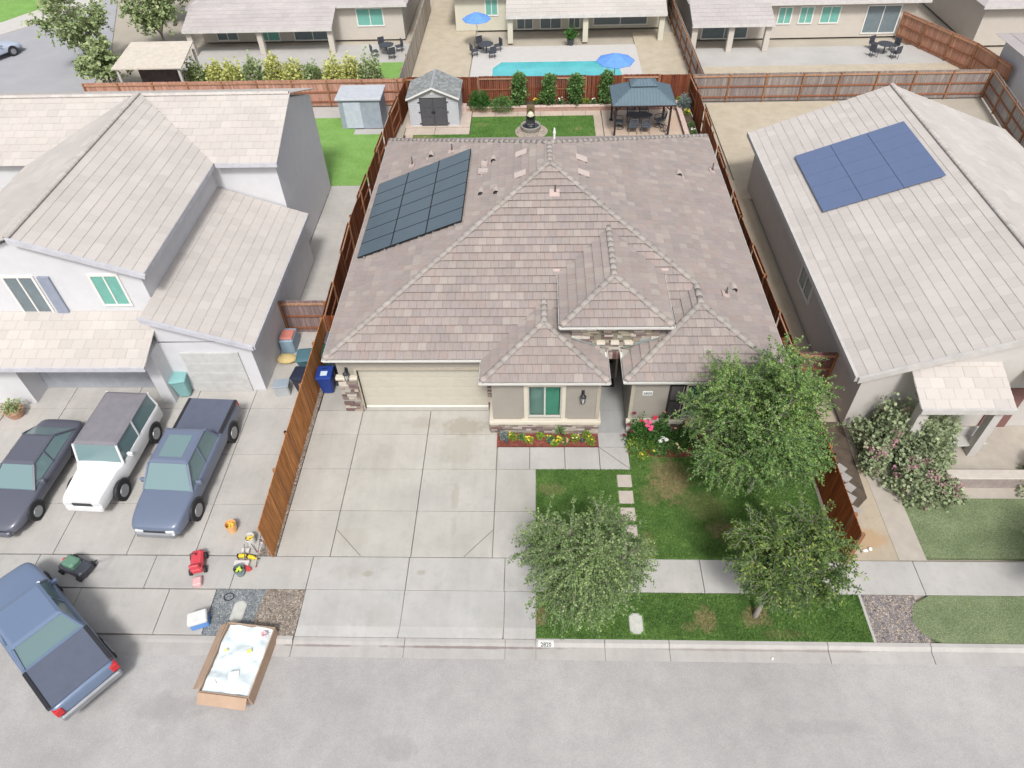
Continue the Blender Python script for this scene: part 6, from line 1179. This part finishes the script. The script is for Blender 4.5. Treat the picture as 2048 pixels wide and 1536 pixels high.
NAVY = paint('slate_blue_paint', tri(.135, .165, .235)); DKC = paint('charcoal_blue_paint', tri(.10, .105, .135)); WHP = paint('white_car_paint', tri(.70, .70, .71)); ROOFD = mat('dark_soft_roof', tri(.20, .19, .21), .8); BLUP = paint('steel_blue_paint', tri(.14, .19, .29))
SEDAN = lambda L, W_: [(-L/2, W_/2-.18, .78), (-L/2+.12, W_/2-.06, .93), (-L/2+.7, W_/2, .97), (-L*.15, W_/2, .93), (L*.18, W_/2, .92), (L/2-.9, W_/2-.02, .86), (L/2-.25, W_/2-.12, .74), (L/2, W_/2-.32, .60)]
car('parked_car', 'dark blue sedan at the left picture edge, parked facing the street', (-18.75, 15.5, 0), R(180-3), DKC, 5.0, 1.86, SEDAN(5.0, 1.86), (.95, .2, -1.2, -1.95, .93, 1.43, .80, .60))
car('parked_car', 'white boxy off-road car with a dark soft roof on the left driveway', (-15.95, 16.3, 0), R(180-3), WHP, 4.7, 1.88, [(-2.3, .86, 1.1), (-2.2, .92, 1.15), (-.2, .93, 1.15), (.75, .92, 1.12), (1.0, .80, 1.10), (2.1, .74, 1.05), (2.3, .70, .98)], (.65, .45, -2.15, -2.25, 1.12, 1.86, .86, .80), roofm=ROOFD, wr=.40, z0=.45, ttail=.85)
car('parked_pickup', 'slate-blue pickup truck with covered bed parked facing the street, right of the white car', (-12.95, 15.9, 0), R(180-3), NAVY, 5.9, 2.0, [(-2.95, .92, 1.08), (-2.85, .98, 1.12), (-1.2, 1.0, 1.14), (.9, 1.0, 1.12), (1.6, .98, 1.10), (2.5, .94, 1.04), (2.85, .84, .94), (2.95, .74, .86)], (1.5, .85, -.75, -1.05, 1.1, 1.82, .88, .70), bed=(-2.85, -1.15, 1.13), wr=.41, z0=.42, sun=True, wb=3.6)
car('parked_pickup', 'steel-blue pickup truck standing diagonally at the lower left with its tail to the street', (-15.15, 9.35, 0), math.atan2(.78, .62), BLUP, 5.7, 2.0, [(-2.85, .93, 1.10), (-2.75, .98, 1.14), (-1.2, 1.0, 1.16), (.9, 1.0, 1.14), (1.5, .98, 1.10), (2.4, .94, 1.04), (2.75, .84, .94), (2.85, .74, .86)], (1.4, .8, -.75, -1.05, 1.12, 1.84, .88, .72), bed=(-2.75, -1.15, 1.15), wr=.41, z0=.42, wb=3.5)
car('parked_car', 'dark grey car in the street at the far lower left, mostly outside the picture', (-19.1, 7.6, -.1), R(80), DKC, 4.6, 1.8, SEDAN(4.6, 1.8), (.85, .2, -1.1, -1.8, .93, 1.42, .78, .58))
car('parked_car', 'pale car on the side street at the top left edge', (-43.4, 57.0, -.1), R(-30), paint('silver_blue_paint', tri(.42, .47, .58)), 4.6, 1.8, SEDAN(4.6, 1.8), (.85, .2, -1.1, -1.8, .93, 1.42, .78, .58))
# driveway clutter
bin_('pale teal wheeled bin by the white single garage door', (-14.75, 20.15, 0), R(10), (.22, .42, .42), None); 
t = thing('lawn_mower', 'dark low garden machine with green and red parts beside the blue pickup', 'garden machine', (-15.6, 11.9, 0), R(70)); MB().rbox(-.28, .28, -.55, .5, .12, .36, .06).build('deck', DM, t); MB().rbox(-.2, .2, -.2, .3, .36, .58, .06).build('engine_cover', mat('muted_green_cover', tri(.12, .24, .17), .6), t); MB().rbox(-.06, .06, .3, .4, .36, .5, .02).build('cap', TLR, t); MB().tube([(-.25, -.5, .3), (-.24, -1.1, .9), (.24, -1.1, .9), (.25, -.5, .3)], .018, 6).build('handle', BLACK, t)
for sx in (-1, 1):
    for sy in (-.4, .38): MB().cyl((sx*.29, sy, .11), (sx*.35, sy, .11), .11, n=14).build('wheel', RUB, t)
t = thing('ride_on_toy', 'red wheeled toy on the pale driveway near the sidewalk', 'toy', (-11.45, 12.0, 0), R(15)); RDM = mat('bright_red_plastic', tri(.60, .07, .09), .45); MB().rbox(-.2, .2, -.3, .5, .16, .38, .06).build('body', RDM, t); MB().rbox(-.16, .16, -.3, -.2, .38, .6, .03).build('backrest', RDM, t); MB().tube([(0, .3, .36), (0, .22, .58), (-.14, .2, .6)], .02).build('handlebar', BLACK, t); MB().rbox(-.14, .14, -.75, -.45, .02, .2, .03).build('trailer', mat('pale_red_plastic', tri(.66, .4, .4), .5), t)
for sx in (-1, 1):
    for sy in (-.18, .36): MB().cyl((sx*.2, sy, .12), (sx*.27, sy, .12), .12, n=14).build('wheel', RUB, t)
t = thing('cool_box', 'white and blue cool box standing at the kerb left of the grey gravel', 'cool box', (-10.75, 10.05, 0), R(20)); MB().rbox(-.28, .28, -.2, .2, 0, .3, .03).build('body', mat('mid_blue_plastic', tri(.12, .27, .6), .5), t); MB().rbox(-.3, .3, -.22, .22, .3, .42, .03).build('lid', mat('white_plastic', (.66, .66, .64)), t)
bucket('orange bucket on the pale driveway near the tool pile', -10.75, 13.5, mat('orange_plastic', tri(.78, .42, .16), .5), mat('yellow_plastic', (.7, .5, .1)), .19, .38)
t = thing('storage_bin', 'grey-blue crate with a red lid against the left neighbour wall', 'storage bin', (-11.0, 24.7-1.6, 0)); MB().rbox(-.3, .3, -.5, .4, 0, .7, .04).build('body', mat('mid_grey_blue', tri(.24, .34, .42), .6), t); MB().rbox(-.28, .28, -.4, .2, .7, .8, .04).build('lid', mat('faded_red', tri(.55, .2, .16), .6), t)
t = thing('tan_sack', 'tan sack lying by the side path of the left neighbour house', 'sack', (-10.95, 22.1, 0)); MB().ball((0, 0, .14), .45, .3, .15, 10, .05).build('sack', mat('tan_cloth', tri(.55, .43, .2), .9), t, True)
b = thing('tool_chest', 'pale grey chest near the corner of the left neighbour garage', 'chest', (-10.6, 20.2, 0), R(5)); MB().rbox(-.3, .3, -.22, .22, 0, .5, .04).build('body', mat('pale_grey_plastic', tri(.38, .40, .42), .6), b); MB().rbox(-.32, .32, -.24, .24, .5, .57, .02).build('lid', mat('slate_lid', tri(.28, .33, .38), .6), b)
t = thing('doormat_box', 'small terracotta planter at the left neighbour garage edge', 'planter', (-21.4, 18.9, 0)); t.name = 'terracotta_planter'; MB().lathe([(.25, 0), (.38, .35), (.34, .35)], n=16).build('pot', mat('terracotta', tri(.45, .26, .18), .9), t); leaves_mesh('foliage', [(random.gauss(0, .18), random.gauss(0, .18), .35+abs(random.gauss(0, .15))) for _ in range(200)], [(0, 0, 1)]*200, LV_N, t, .14, .05)
